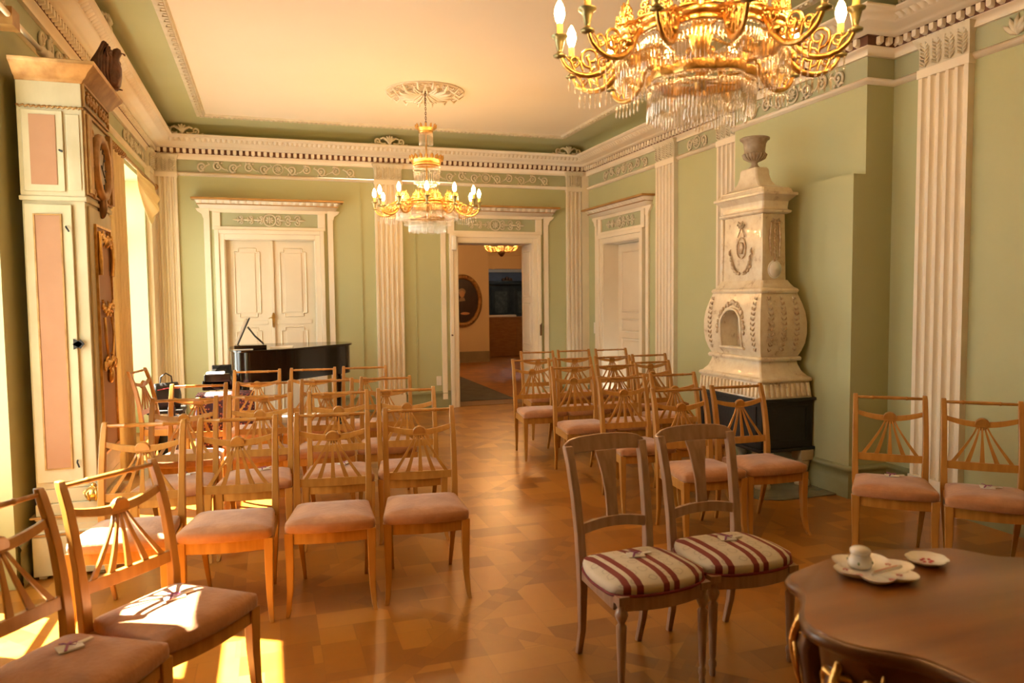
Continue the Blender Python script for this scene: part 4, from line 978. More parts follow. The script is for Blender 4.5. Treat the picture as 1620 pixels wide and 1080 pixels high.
mb.build('side_garland', M_['stover'], sv)
mb = MB(); mb.lathe([(.058, 0), (.054, .018), (.0, .026)], 24, T=T(0, -.268, 1.745) @ RX(PI / 2) @ Matrix.Diagonal((1, 1.15, 1, 1))); mb.tube([(.06 * math.cos(a), -.272, 1.745 + .068 * math.sin(a)) for a in [2 * PI * k / 24 for k in range(24)]], .007, 6, loop=True); mb.build('medallion', M_['porc'], sv)
mb = MB(); mb.loft([sr(2.19, .118, .275), sr(2.20, .14, .30), sr(2.215, .145, .305), sr(2.225, .125, .285), sr(2.235, .122, .28), sr(2.29, .128, .285), sr(2.31, .145, .31), sr(2.33, .158, .33), sr(2.335, .172, .345), sr(2.355, .172, .345), sr(2.36, .15, .31), sr(2.39, .14, .30)], False); mb.build('cornice', SW, sv, .002)
mb = MB(); mb.loft([sr(2.385, .135, .285), sr(2.40, .135, .285), sr(2.405, .118, .25), sr(2.43, .09, .18), sr(2.47, .075, .14), sr(2.52, .068, .118), sr(2.57, .066, .112), sr(2.585, .06, .10)], False); mb.build('pyramidal_neck', SW, sv, .002)
mb = MB(T(0, -.0, 0)); mb.lathe([(.045, 2.58), (.05, 2.59), (.028, 2.615), (.024, 2.635), (.05, 2.65), (.082, 2.675), (.094, 2.70), (.088, 2.715), (.082, 2.72), (.085, 2.75), (.09, 2.79), (.105, 2.815), (.118, 2.822), (.12, 2.835), (.112, 2.84), (.10, 2.83), (.08, 2.80), (.001, 2.79)], 32, True, flute=0)
for k in range(20):
    a = 2 * PI * k / 20; mb.tube([(.045 * math.cos(a), .045 * math.sin(a), 2.65), (.082 * math.cos(a), .082 * math.sin(a), 2.674), (.096 * math.cos(a), .096 * math.sin(a), 2.705)], [.005, .009, .007], 5)
mb.build('urn', mat('unglazed_grey_urn', (.42, .34, .24), (.30, .23, .15), rough=.6, scale=20), sv)
sl = MB(); sl.prism([(3.42, 5.9), (3.42, 4.86), (3.47, 4.64), (3.62, 4.56), (4.16, 4.56), (4.16, 5.9)][::-1], 0, .012, 'z'); o = sl.build('hearth_slab', M_['marble'], None, .003); tag(o, 'grey marble hearth slab on the parquet under the ceramic stove', 'slab')

# ------------------------------------------------------------------ grand piano (keyboard to the left)
pn = thing('grand_piano', 'black lacquered grand piano with closed lid in front of the closed double door', 'piano', (0, 8.9, 0))
def outline(off=0):
    P = [(-.43, .62), (-.43, -.62)]
    for k in range(13):
        t_ = k / 12; x = -.43 + .4 * min(1, t_ * 2) if False else None
    C = [(-.43, -.62), (-.05, -.62), (.20, -.55), (.40, -.36), (.62, -.14), (.84, .02), (.93, .12), (.96, .26), (.93, .42), (.84, .52), (.70, .57), (-.43, .62)]
    return C
def smooth_poly(C, it=2):
    for _ in range(it):
        Q = []
        for i in range(len(C)):
            a, b = Vector(C[i]), Vector(C[(i + 1) % len(C)]); Q += [tuple(a * .75 + b * .25), tuple(a * .25 + b * .75)]
        C = Q
    return C
PO = smooth_poly(outline(), 2)
mb = MB(); mb.prism([(x * .97, y * .97) for x, y in PO], .66, .985, 'z', smooth=True); mb.build('case', M_['piano'], pn)
mb = MB(); mb.prism([(x * 1.0, y * 1.0) for x, y in PO], .988, 1.01, 'z', smooth=True); mb.build('lid', M_['piano'], pn, .004)
mb = MB(); mb.box(-.66, -.40, -.60, -.55, .62, .77); mb.box(-.66, -.40, .55, .60, .62, .77); mb.box(-.68, -.38, -.60, .60, .60, .70); kb = mb.build('keybed', M_['piano'], pn, .01)
mb = MB(); mb.box(-.655, -.50, -.545, .545, .70, .725)
for k in range(1, 52): pass
mb.build('white_keys', M_['porc'], kb)
mb = MB()
for k in range(36):
    if k % 7 in (2, 6): continue
    y = -.53 + k * .0303; mb.box(-.60, -.50, y - .006, y + .006, .725, .737)
mb.build('black_keys', M_['piano'], kb)
for x, y in ((-.28, -.50), (-.28, .50), (.78, .26)):
    mb = MB(T(x, y, 0)); mb.lathe([(.025, 0), (.028, .04), (.018, .05), (.024, .07), (.033, .40), (.045, .55), (.05, .60), (.04, .62), (.055, .66)], 8, False); mb.build('leg', M_['piano'], pn)
mb = MB(); mb.box(-.36, -.28, -.12, .12, .06, .12)
for y in (-.08, .08): mb.tube([(-.30, y, .12), (-.30, y * .8, .4), (-.30, y * 1.3, .66)], .012, 8)
ly = mb.build('pedal_lyre', M_['piano'], pn)
mb = MB()
for y in (-.06, 0, .06): mb.box(-.46, -.36, y - .012, y + .012, .05, .062)
mb.build('pedals', M_['brass'], ly)
# music desk on the lid, with tablet leaning, papers
md = thing('music_stand', 'black tilted music desk standing on the piano lid', 'music stand', (-.20, 8.52, 1.01))
mb = MB(); mb.box(-.16, .17, -.10, .12, 0, .045); mb.build('base', M_['piano'], md, .004)
mb = MB(); mb.box(-.012, .0, -.12, .16, 0, .31, T=T(-.12, 0, .05) @ RY(R(24))); mb.build('desk', M_['iron'], md, .003)
mb = MB()
for y in (-.08, .10): mb.tube([(-.02, y, .24), (.05, y, .14), (.14, y, .05)], .006, 6)
mb.build('strut', M_['iron'], md)
o = MB(T(-.331, 8.53, 1.062) @ RY(R(24))).box(-.028, -.006, -.11, .14, .008, .29).build('sheet_music', M_['white']); tag(o, 'white sheet music leaning upright on the black music desk on the piano', 'sheet music')
mb = MB(T(.02, 8.62, 1.0105)); 
mb.loft([[(-.02, -.12, 0), (.22, -.10, 0), (.24, .14, 0), (-.01, .12, 0)], [(-.02, -.12, .005), (.22, -.10, .003), (.24, .14, .012), (-.01, .12, .006)]], False)
o = mb.build('sheet_music', M_['white']); tag(o, 'pale sheets of music lying flat on the piano lid right of the desk', 'sheet music')
o = MB(T(-.31, 8.385, 1.0105)).box(-.06, .14, -.05, .03, 0, .006).build('paper_sheet', M_['white']); tag(o, 'small white paper lying at the left front edge of the piano lid', 'paper')
o = MB(T(-.56, 8.44, .742) @ RX(.2)).box(-.09, .09, -.02, .10, 0, .012).build('songbook', M_['white']); tag(o, 'pale open booklet lying over the piano keys', 'book')
# stool
st = thing('piano_stool', 'round piano stool with white cushion at the keyboard end of the piano', 'stool', (-.62, 8.20, 0))
mb = MB(); mb.lathe([(.165, .47), (.175, .48), (.17, .51), (.14, .525), (.001, .53)], 24); mb.build('cushion', M_['curtain'], st)
mb = MB(); mb.lathe([(.17, .43), (.18, .44), (.18, .465), (.15, .47)], 24); mb.lathe([(.02, .2), (.03, .3), (.02, .43)], 12); mb.build('seat_ring', M_['wood'], st)
for k in range(3):
    a = 2 * PI * k / 3 + .3; mb = MB(); mb.tube([(.02 * math.cos(a), .02 * math.sin(a), .22), (.12 * math.cos(a), .12 * math.sin(a), .10), (.19 * math.cos(a), .19 * math.sin(a), .012)], [.018, .015, .012], 8); mb.build('leg', M_['wood'], st)
# covered bench, instrument case, bags, cloth near window
bn = thing('covered_bench', 'bench draped with dark red floral fabric in front of the piano keyboard', 'bench', (-.43, 7.82, 0))
mb = MB(); P = rounded([(-.27, -.16), (.27, -.16), (.27, .16), (-.27, .16)], .04, 4)
mb.loft([[(x * (1.02 + .015 * math.sin(i * 1.7)), y * (1.03 + .03 * math.sin(i * 2.1)), .03) for i, (x, y) in enumerate(P)], [(x, y, .4) for x, y in P], [(x, y, .60) for x, y in P], [(x * .97, y * .97, .625) for x, y in P], [(x * .5, y * .5, .63) for x, y in P]], True); mb.build('fabric_cover', M_['paisley'], bn)
for sx in (-.22, .22):
    for sy in (-.11, .11): MB().box(sx - .015, sx + .015, sy - .015, sy + .015, 0, .04).build('leg', M_['wood'], bn)
def bag(name, label, loc, s, rz):
    e = thing(name, label, 'bag', loc, rz)
    mb = MB(); P = rounded([(-.15, -.06), (.15, -.06), (.15, .06), (-.15, .06)], .04, 4)
    mb.loft([[(x * k, y * k2, z * s) for x, y in P] for k, k2, z in ((.92, .9, 0), (1, 1, .03), (1.03, 1.05, .14), (.95, .8, .24), (.85, .35, .29))], True, T=Matrix.Diagonal((s, s, 1, 1))); mb.build('body', M_['black'], e)
    mb = MB(); mb.tube([(-.07 * s, 0, .27 * s), (-.06 * s, 0, .36 * s), (0, 0, .40 * s), (.06 * s, 0, .36 * s), (.07 * s, 0, .27 * s)], .008, 6); mb.build('handle', M_['black'], e)
    mb = MB(); mb.tube([(-.12 * s, -.05 * s, .22 * s), (0, -.062 * s, .235 * s), (.12 * s, -.05 * s, .22 * s)], .004, 5); mb.build('zip', M_['red'], e)
    return e
cs = thing('side_stool', 'low dark stool in the corner left of the floral bench', 'stool', (-1.02, 8.3, 0))
MB().box(-.17, .17, -.17, .17, .40, .44).build('seat', M_['iron'], cs, .01)
for sx in (-.14, .14):
    for sy in (-.14, .14): MB().box(sx - .014, sx + .014, sy - .014, sy + .014, 0, .40).build('leg', M_['iron'], cs)
bag('handbag', 'black leather handbag on the low stool near the far window', (-1.02, 8.3, .44), .9, R(30))
bag('carry_bag', 'black carry bag standing on the floor beside the floral bench, left end', (-.93, 7.87, 0), 1.4, R(80))
mb = MB(T(-1.08, 8.98, 0)); P = [(.13 * math.cos(2 * PI * k / 40) * (1 + .12 * math.sin(k * 2.3)), .10 * math.sin(2 * PI * k / 40) * (1 + .12 * math.sin(k * 1.9))) for k in range(40)]
mb.loft([[(x * k, y * k, z) for x, y in P] for k, z in ((1.5, .0), (1.45, .03), (1.15, .2), (1.0, .36), (.85, .44), (.4, .49), (.05, .50))], True)
o = mb.build('draped_cloth', mat('beige_linen', (.30, .25, .17), rough=.9)); tag(o, 'pale cloth gathered over a stand in the corner by the far window', 'cloth')

# ------------------------------------------------------------------ chandeliers
GD = M_['gold']
def cr(P, rs, m=4):
    P = [Vector(p) for p in P]; out = []; ro = []
    for i in range(len(P) - 1):
        p0, p1, p2, p3 = P[max(i - 1, 0)], P[i], P[i + 1], P[min(i + 2, len(P) - 1)]
        for k in range(m):
            t = k / m; out.append(tuple(.5 * ((2 * p1) + (p2 - p0) * t + (2 * p0 - 5 * p1 + 4 * p2 - p3) * t * t + (3 * p1 - p0 - 3 * p2 + p3) * t ** 3))); ro.append(rs[i] + (rs[i + 1] - rs[i]) * t)
    out.append(tuple(P[-1])); ro.append(rs[-1]); return out, ro
def make_arm_parts():
    a = MB(); S = [(.30, 2.535), (.325, 2.50), (.35, 2.455), (.39, 2.418), (.44, 2.405), (.49, 2.415), (.53, 2.445), (.55, 2.49)]
    SS, RR = cr([(x, 0, z) for x, z in S], [.008, .011, .013, .012, .011, .010, .009, .007]); a.tube(SS, RR, 8)
    def sp(cx, cz, r, tn, a0, sg, rr):
        a.tube([(cx + r * (1 - .8 * t / 17) * math.cos(a0 + sg * tn * 2 * PI * t / 17), 0, cz + r * (1 - .8 * t / 17) * math.sin(a0 + sg * tn * 2 * PI * t / 17)) for t in range(18)], rr, 5)
    sp(.43, 2.475, .042, 1.4, -PI / 2, 1, .0065); sp(.385, 2.455, .022, 1.2, PI, -1, .005); sp(.495, 2.46, .024, 1.2, -PI / 2, -1, .005); sp(.35, 2.52, .03, 1.2, 0, 1, .006)
    a.tube([(.32, 0, 2.555), (.37, 0, 2.535), (.42, 0, 2.52)], [.008, .006, .004], 5)
    for q in range(4): a.tube([(.40 + .03 * q, 0, 2.42), (.40 + .035 * q, 0, 2.455), (.41 + .04 * q, 0, 2.48)], [.004, .007, .002], 5)
    a.ball((.36, 0, 2.47), .018, 6); a.ball((.55, 0, 2.485), .014, 6)
    for k in range(6): t_ = 2 * PI * k / 6; a.tube([(.30, 0, 2.55), (.30 + .004, .022 * math.cos(t_), 2.55 + .022 * math.sin(t_)), (.305, .03 * math.cos(t_), 2.55 + .03 * math.sin(t_))], [.003, .008, .003], 5)
    c = MB(T(.55, 0, 0)); c.lathe([(.008, 2.47), (.024, 2.475), (.026, 2.482), (.010, 2.492), (.011, 2.50), (.018, 2.53), (.022, 2.545), (.032, 2.55), (.033, 2.556), (.02, 2.556), (.001, 2.55)], 14)
    k = MB(T(.55, 0, 0)); k.lathe([(.0125, 2.552), (.0125, 2.60), (.010, 2.603), (.001, 2.604)], 12)
    b = MB(T(.55, 0, 0)); b.lathe([(.009, 2.603), (.017, 2.622), (.0205, 2.64), (.018, 2.66), (.010, 2.68), (.003, 2.692), (.0005, 2.695)], 14)
    fr = MB()
    for q in range(7):
        x = .37 + .024 * q; zt = 2.40 - .0; L = .05 + .012 * math.sin(PI * q / 6)
        fr.tube([(x, 0, zt), (x, 0, zt - .012), (x, 0, zt - L), (x, 0, zt - L - .008)], [.001, .005, .0045, .0005], 5)
    return a.mesh('arm', GD), c.mesh('candle_cup', M_['cup']), k.mesh('candle', M_['candle']), b.mesh('bulb', M_['bulb']), fr.mesh('prism_fringe', M_['crystal'])
def make_palmette():
    p = MB()
    p.tube([(0, 0, 0), (0, 0, .05), (0, -.004, .095)], [.012, .013, .004], 6)
    for sd in (-1, 1):
        for q, (x, z, r) in enumerate(((.028, .022, .017), (.045, .045, .017), (.027, .065, .014), (.06, .018, .014))):
            p.tube([(sd * (x + r * (1 - .7 * t / 11) * math.cos(PI + 7.5 * t / 11)), 0, z + r * (1 - .7 * t / 11) * math.sin(PI + 7.5 * t / 11) * -1) for t in range(12)], .005, 5)
        p.tube([(0, 0, .005), (sd * .04, 0, .01), (sd * .075, 0, .004)], [.01, .008, .004], 5)
        p.tube([(0, 0, .04), (sd * .018, 0, .07), (sd * .03, 0, .095)], [.006, .007, .003], 5)
    return p.mesh('palmette', GD)
def prisms(mb, r, z, L, n, w=.0052, lobes=0, amp=0, jit=.0):
    for k in range(n):
        a = 2 * PI * (k + .5) / n; rr = r + (amp * abs(math.sin(lobes / 2 * a)) if lobes else 0); x, y = rr * math.cos(a), rr * math.sin(a)
        l = L * (1 + jit * math.sin(k * 5.1))
        mb.tube([(x, y, z), (x, y, z - .012), (x, y, z - l), (x, y, z - l - .012)], [.001, w, w, .0006], 5, False)
def beads(mb, r, z, n, br=.006, lobes=0, amp=0):
    for k in range(n):
        a = 2 * PI * (k + .5) / n; rr = r + (amp * abs(math.sin(lobes / 2 * a)) if lobes else 0); mb.ball((rr * math.cos(a), rr * math.sin(a), z), br, 5)
ARM = make_arm_parts(); PALM = make_palmette()
def crown(mb, r0, r1, z0, z1, npt):
    mb.lathe([(r0 * .92, z0), (r0, z0 + .004), (r0 * 1.02, z0 + .012), (r0, z0 + .018), (r0 * 1.02, z0 + .02), (r1 * .97, z0 + (z1 - z0) * .55), (r1 * .95, z0 + (z1 - z0) * .55), (r0 * .95, z0 + .018), (r0 * .9, z0)], 36, True, cap=False)
    for k in range(npt):
        a = 2 * PI * k / npt; zc = z0 + (z1 - z0) * .5
        mb.tube([(r1 * .95 * math.cos(a), r1 * .95 * math.sin(a), zc), (r1 * .99 * math.cos(a), r1 * .99 * math.sin(a), zc + (z1 - z0) * .3), (r1 * 1.06 * math.cos(a), r1 * 1.06 * math.sin(a), z1)], [r1 * .11, r1 * .13, .003], 6)
def make_chandelier():
    e = thing('chandelier', '', 'chandelier')
    mb = MB(); z = 3.685; k = 0
    while z > 3.37:
        mb.tube([(.008 * math.cos(a) * (1 if k % 2 else 0), .008 * math.cos(a) * (0 if k % 2 else 1), z - .013 + .016 * math.sin(a)) for a in [2 * PI * q / 10 for q in range(10)]], .0028, 5, loop=True); z -= .024; k += 1
    mb.build('chain', M_['bronze'], e)
    mb = MB(); mb.lathe([(.001, 3.70), (.05, 3.698), (.045, 3.69), (.02, 3.682), (.001, 3.68)], 16); mb.build('ceiling_hook', M_['bronze'], e)
    mb = MB(); mb.tube([(0, 0, 3.37), (0, 0, 2.44)], .009, 8); mb.lathe([(.001, 2.34), (.02, 2.35), (.03, 2.38), (.02, 2.41), (.012, 2.44), (.03, 2.5), (.05, 2.56), (.03, 2.62), (.012, 2.68), (.025, 2.71), (.012, 2.74)], 16)
    for k in range(6):
        a = 2 * PI * k / 6; mb.tube([(.02 * math.cos(a), .02 * math.sin(a), 2.66), (.05 * math.cos(a), .05 * math.sin(a), 2.69), (.07 * math.cos(a), .07 * math.sin(a), 2.675)], [.006, .007, .004], 6)
        mb.tube([(.03 * math.cos(a), .03 * math.sin(a), 2.56), (.16 * math.cos(a), .16 * math.sin(a), 2.545), (.30 * math.cos(a), .30 * math.sin(a), 2.535)], .006, 6)
        mb.tube([(.03 * math.cos(a), .03 * math.sin(a), 2.38), (.19 * math.cos(a), .19 * math.sin(a), 2.395)], .005, 6)
    mb.build('stem', GD, e)
    mb = MB(); crown(mb, .075, .105, 3.275, 3.365, 12); mb.build('top_crown', GD, e)
    mb = MB(); prisms(mb, .07, 3.275, .12, 26); beads(mb, .072, 3.24, 26, .005); beads(mb, .071, 3.21, 26, .005); o = mb.build('prism_fringe', M_['crystal'], e); o['kind'] = 'stuff'
    mb = MB(); crown(mb, .145, .17, 2.935, 3.04, 18); mb.build('middle_crown', GD, e)
    mb = MB(); 
    for z, r in ((2.915, .142), (2.885, .138), (2.855, .134)): beads(mb, r, z, 44, .0065)
    prisms(mb, .132, 2.85, .10, 40); prisms(mb, .10, 2.85, .13, 30); o = mb.build('prism_fringe', M_['crystal'], e); o['kind'] = 'stuff'
    # scalloped gilt corona
    n = 144; prof = [(-.014, 2.51), (.004, 2.508), (.008, 2.52), (-.002, 2.528), (.008, 2.536), (.010, 2.552), (0, 2.558), (-.014, 2.556)]
    rings = [[((.30 + .028 * abs(math.sin(6 * a)) + d) * math.cos(a), (.30 + .028 * abs(math.sin(6 * a)) + d) * math.sin(a), z) for a in [2 * PI * k / n for k in range(n)]] for d, z in prof]
    mb = MB(); mb.loft(rings + [rings[0]], True, False); mb.build('corona_ring', GD, e)
    rings = [[((.185 + .02 * abs(math.sin(4 * a)) + d) * math.cos(a), (.185 + .02 * abs(math.sin(4 * a)) + d) * math.sin(a), z) for a in [2 * PI * k / n for k in range(n)]] for d, z in [(-.012, 2.375), (.004, 2.373), (.008, 2.385), (.006, 2.408), (-.012, 2.41)]]
    mb = MB(); mb.loft(rings + [rings[0]], True, False); mb.build('lower_ring', GD, e)
    mb = MB(); beads(mb, .30, 2.498, 150, .0055, 12, .028); prisms(mb, .30, 2.49, .115, 130, .0055, 12, .028, .05); o = mb.build('prism_fringe', M_['crystal'], e); o['kind'] = 'stuff'
    mb = MB(); beads(mb, .185, 2.364, 100, .006, 8, .02); prisms(mb, .185, 2.355, .11, 90, .0055, 8, .02, .08); prisms(mb, .06, 2.33, .09, 20, .006); o = mb.build('prism_fringe', M_['crystal'], e); o['kind'] = 'stuff'
    for k in range(12):
        a = 2 * PI * k / 12; inst('palmette', PALM, e, RZ(a + PI / 12) @ T(.322, 0, 2.553) @ RZ(PI / 2))
    for k in range(12):
        ar = inst('arm', ARM[0], e, RZ(2 * PI * k / 12))
        inst('candle_cup', ARM[1], ar, Matrix()); inst('candle', ARM[2], ar, Matrix()); inst('bulb', ARM[3], ar, Matrix())
        o = inst('prism_fringe', ARM[4], ar, Matrix()); o['kind'] = 'stuff'
    return e
CH = make_chandelier(); CH.location = (1.63, 7.80, 0); CH.rotation_euler = (0, 0, R(-102))
CH['label'] = 'whole gilt crystal chandelier hanging by a chain from the ceiling rosette, the farther one'; CH['group'] = 'gilt crystal chandeliers in the green room'
CH2 = dup(CH); CH2.location = (1.63, 2.57, 0); CH2.rotation_euler = (0, 0, R(-122 + 15))
CH2['label'] = 'large gilt crystal chandelier nearest the camera, its top cut off by the upper edge'
# ceiling rosette
def rosette_ceiling(x, y):
    mb = MB(T(x, y, 3.70))
    for k in range(16):
        a = 2 * PI * k / 16
        for sd in (-1, 1):
            mb.tube([(.05 * math.cos(a), .05 * math.sin(a), -.02), (.17 * math.cos(a + sd * .07), .17 * math.sin(a + sd * .07), -.055), (.27 * math.cos(a + sd * .15), .27 * math.sin(a + sd * .15), -.05), (.31 * math.cos(a + sd * .24), .31 * math.sin(a + sd * .24), -.012)], [.006, .012, .011, .004], 5)
            c = (.34, a + sd * .1); mb.tube([((c[0] + .032 * math.cos(t_)) * math.cos(c[1] + .09 * math.sin(t_)), (c[0] + .032 * math.cos(t_)) * math.sin(c[1] + .09 * math.sin(t_)), -.02) for t_ in [5.5 * q / 8 for q in range(9)]], .008, 5)
        mb.tube([(.30 * math.cos(a), .30 * math.sin(a), -.02), (.36 * math.cos(a), .36 * math.sin(a), -.06), (.415 * math.cos(a), .415 * math.sin(a), -.015)], [.006, .017, .006], 5)
        b = a + PI / 16; mb.tube([(.2 * math.cos(b), .2 * math.sin(b), -.01), (.24 * math.cos(b), .24 * math.sin(b), -.03), (.29 * math.cos(b), .29 * math.sin(b), -.01)], [.006, .014, .004], 5)
    mb.tube([(.405 * math.cos(a), .405 * math.sin(a), -.006) for a in [2 * PI * k / 48 for k in range(48)]], .006, 5, loop=True)
    struct(mb.build(tname(), M_['trim']))
rosette_ceiling(1.63, 7.80); rosette_ceiling(1.63, 2.57)

# ------------------------------------------------------------------ serpentine table, lower right
TOP = [(1.340, 1.678), (1.335, 1.618), (1.300, 1.558), (1.240, 1.497), (1.204, 1.448), (1.190, 1.394), (1.200, 1.335), (1.230, 1.280), (1.280, 1.240), (1.315, 1.200), (1.328, 1.150), (1.335, 1.090), (1.350, 1.030), (1.40, .975), (1.47, .95), (1.55, .955), (1.66, .93), (1.80, .88), (1.93, .90), (2.02, .95), (2.06, 1.04), (2.05, 1.13), (2.10, 1.22), (2.19, 1.32), (2.22, 1.42), (2.20, 1.51), (2.125, 1.586), (2.057, 1.61), (2.03, 1.66), (2.00, 1.715), (1.95, 1.737), (1.893, 1.745), (1.777, 1.783), (1.653, 1.798), (1.532, 1.764), (1.44, 1.735), (1.38, 1.715)]
tcx, tcy = 1.68, 1.36
TOPS = smooth_poly([(x - tcx, y - tcy) for x, y in TOP], 2)
tb = thing('writing_table', 'polished walnut table with wavy edge and gilt mounts in the lower right corner', 'table', (tcx, tcy, 0))
def sc(P, k): 
    return [(x * k, y * k) for x, y in P]
mb = MB(); mb.loft([[(x, y, z) for x, y in sc(TOPS, k)] for k, z in ((.95, .722), (.985, .726), (1.0, .735), (1.005, .745), (.995, .754), (.98, .757), (.95, .757))], True, False); mb.build('edge_moulding', M_['tabled'], tb)
mb = MB(); mb.loft([[(x, y, z) for x, y in sc(TOPS, k)] for k, z in ((.974, .745), (.974, .7598), (.970, .7605))], False); mb.build('top', M_['tablew'], tb)
mb = MB(); mb.loft([[(x, y, z) for x, y in sc(TOPS, k)] for k, z in ((.86, .60), (.875, .62), (.90, .70), (.93, .722))], True); mb.build('apron', M_['tabled'], tb)
legs = [(-.40, .02, 200), (-.255, .27, 130), (.02, -.42, 250), (.45, .06, 10)]
for lx, ly, an in legs:
    d = Vector((math.cos(R(an)), math.sin(R(an)))); mb = MB(); rings = []
    for o_, z, w in ((.0, .70, .040), (.035, .64, .046), (.055, .57, .042), (.045, .46, .030), (.01, .33, .022), (-.015, .2, .017), (-.01, .1, .016), (.02, .03, .018), (.045, .0, .022)):
        c = Vector((lx, ly)) + d * (o_ - .03); rings.append([(c.x + w * math.cos(q * PI / 4 + R(an)), c.y + w * math.sin(q * PI / 4 + R(an)), z) for q in range(8)])
    mb.loft(rings, True); lg = mb.build('leg', M_['tabled'], tb)
    gm = MB(); c = lambda o_, z, s_: (lx + d.x * (o_ + .012) - d.y * s_, ly + d.y * (o_ + .012) + d.x * s_, z)
    gm.tube(*cr([c(.0, .70, 0), c(.04, .645, 0), c(.062, .58, 0), (c(.052, .50, 0)), c(.035, .43, 0)], [.010, .014, .012, .009, .002]), 10)
    for sd in (-1, 1):
        gm.tube([c(.035, .65, 0), c(.03, .66, sd * .028), c(.015, .64, sd * .040), c(.02, .61, sd * .034), c(.04, .61, sd * .018)], [.007, .010, .009, .007, .003], 6)
        gm.tube([c(.06, .58, 0), c(.05, .56, sd * .02), c(.045, .52, sd * .026), c(.05, .49, sd * .010)], [.006, .008, .006, .003], 6)
    gm.build('gilt_mount', M_['gold'], lg)
for (gx, gy, an) in ((-.405, -.10, 205), (-.335, -.235, 235)):
    gm = MB(T(gx, gy, .655) @ RZ(R(an) + PI / 2))
    for sd in (-1, 1):
        spiral(gm, sd * .022, .012, .020, 1.2, -PI / 2, sd, None, y=-.012, rr=.006, n=14)
        gm.tube([(0, -.008, -.03), (sd * .02, -.016, -.02), (sd * .038, -.01, -.035)], [.005, .007, .002], 5)
    gm.tube(*cr([(0, -.004, .045), (0, -.010, .01), (0, -.010, -.02), (0, -.004, -.045)], [.002, .008, .007, .002]), 10)
    gm.build('gilt_mount', M_['gold'], tb)
# things on the table
TZ = .7605
def lobed(r, k, lob, n=48, ph=0, sx=1, sy=1): return [(r * (1 + lob * abs(math.sin(k * a / 2 + ph)) - lob * .6) * math.cos(a) * sx, r * (1 + lob * abs(math.sin(k * a / 2 + ph)) - lob * .6) * math.sin(a) * sy) for a in [2 * PI * q / n for q in range(n)]]
ty = thing('porcelain_tray', 'lobed white porcelain tray with painted flowers on the walnut table', 'tray', (1.597, 1.622, TZ), R(-30))
mb = MB(); mb.loft([[(x * k, y * k, z) for x, y in lobed(.108, 6, .26, ph=.4)] for k, z in ((.55, 0), (.8, .004), (.97, .016), (1.0, .021), (.985, .021), (.93, .014), (.75, .006), (.2, .004))], True); pt = mb.build('dish', M_['porc'], ty)
mb = MB()
for k, (x, y) in enumerate(((-.05, -.05), (.03, -.06), (.06, -.02), (-.075, .0), (.05, .05))):
    for q in range(5): a = 2 * PI * q / 5; mb.ball((x + .006 * math.cos(a), y + .006 * math.sin(a),   .0085 + .004 * (abs(x) + abs(y) > .09)), .0028, 5, (1, 1, .4))
mb.build('painted_flowers', M_['red'], pt)
ik = thing('inkwell', 'round white porcelain inkwell with domed lid standing on the lobed tray', 'inkwell', (1.588, 1.665, TZ + .006))
mb = MB(); mb.lathe([(.026, 0), (.031, .004), (.033, .012), (.031, .026), (.024, .036), (.022, .038), (.001, .038)], 24); mb.build('pot', M_['porc'], ik)
mb = MB(); mb.lathe([(.020, .038), (.027, .041), (.0285, .046), (.027, .053), (.020, .058), (.008, .0605), (.001, .061)], 24); mb.build('lid', M_['porc'], ik)
mb = MB()
for q in range(4): a = 2 * PI * q / 4 + .7; mb.ball((.0315 * math.cos(a), .0315 * math.sin(a), .018), .005, 5, (.4, 1, 1))
mb.build('painted_flowers', mat('green_sprigs', (.16, .22, .08), rough=.4), ik)
pe = thing('pen', 'white pen with a red stripe lying across the lobed porcelain tray', 'pen', (1.592, 1.573, TZ + .0285), R(9))
mb = MB(); mb.tube([(-.062, 0, 0), (-.058, 0, 0), (.05, 0, 0), (.062, 0, 0)], [.002, .0055, .0055, .004], 10); mb.build('barrel', M_['porc'], pe)
mb = MB(); mb.box(-.05, .045, -.0015, .0015, .0045, .0058); mb.build('stripe', M_['red'], pe)
ds = thing('porcelain_dish', 'small shallow white porcelain dish with painted flowers right of the tray', 'dish', (1.808, 1.640, TZ), R(20))
mb = MB(); mb.loft([[(x * k, y * k, z) for x, y in lobed(.056, 8, .06, sx=1.1)] for k, z in ((.5, 0), (.7, .002), (.95, .011), (1.0, .015), (.97, .015), (.7, .006), (.2, .004))], True); pt = mb.build('dish', M_['porc'], ds)
mb = MB()
for q in range(6): a = 2 * PI * q / 6; mb.ball((.014 * math.cos(a), .014 * math.sin(a), .0065), .0055, 5, (1, 1, .35))
mb.build('painted_flowers', M_['red'], pt)

# ------------------------------------------------------------------ rooms beyond the open doorway
FW = M_['farwall']
struct(MB().box(1.2, 9.2, 10.12, 22.2, -.1, 0).build('floor', M_['parquet']))
struct(MB().box(1.2, 9.2, YB + BT, 22.2, 3.3, 3.4).build('ceiling', M_['ceil']))
struct(MB().box(1.2, 1.3, YB + BT, 17, 0, 3.3).build('wall_far_left', FW)); struct(MB().box(9.1, 9.2, YB + BT, 22.2, 0, 3.3).build('wall_far_right', FW))
mb = MB(); mb.box(1.3, 4.98, 16.9, 17.5, 0, 3.3); struct(mb.build('wall_portrait', FW))
mb = MB(); mb.box(4.98, 5.06, 17.3, 17.5, 0, 3.3); mb.box(6.35, 9.1, 17.3, 17.5, 0, 3.3); mb.box(5.06, 6.35, 17.3, 17.5, 2.22, 3.3); struct(mb.build('wall_partition', FW))
mb = MB(); mb.box(4.98, 5.06, 17.26, 17.3, 0, 2.3); mb.box(6.35, 6.45, 17.26, 17.3, 0, 2.3); mb.box(4.98, 6.45, 17.26, 17.3, 2.22, 2.32); mb.box(4.98, 9.1, 17.24, 17.3, 2.55, 2.60); mb.box(4.98, 9.1, 17.22, 17.3, 2.95, 3.1); struct(mb.build(tname(), M_['farwall']))
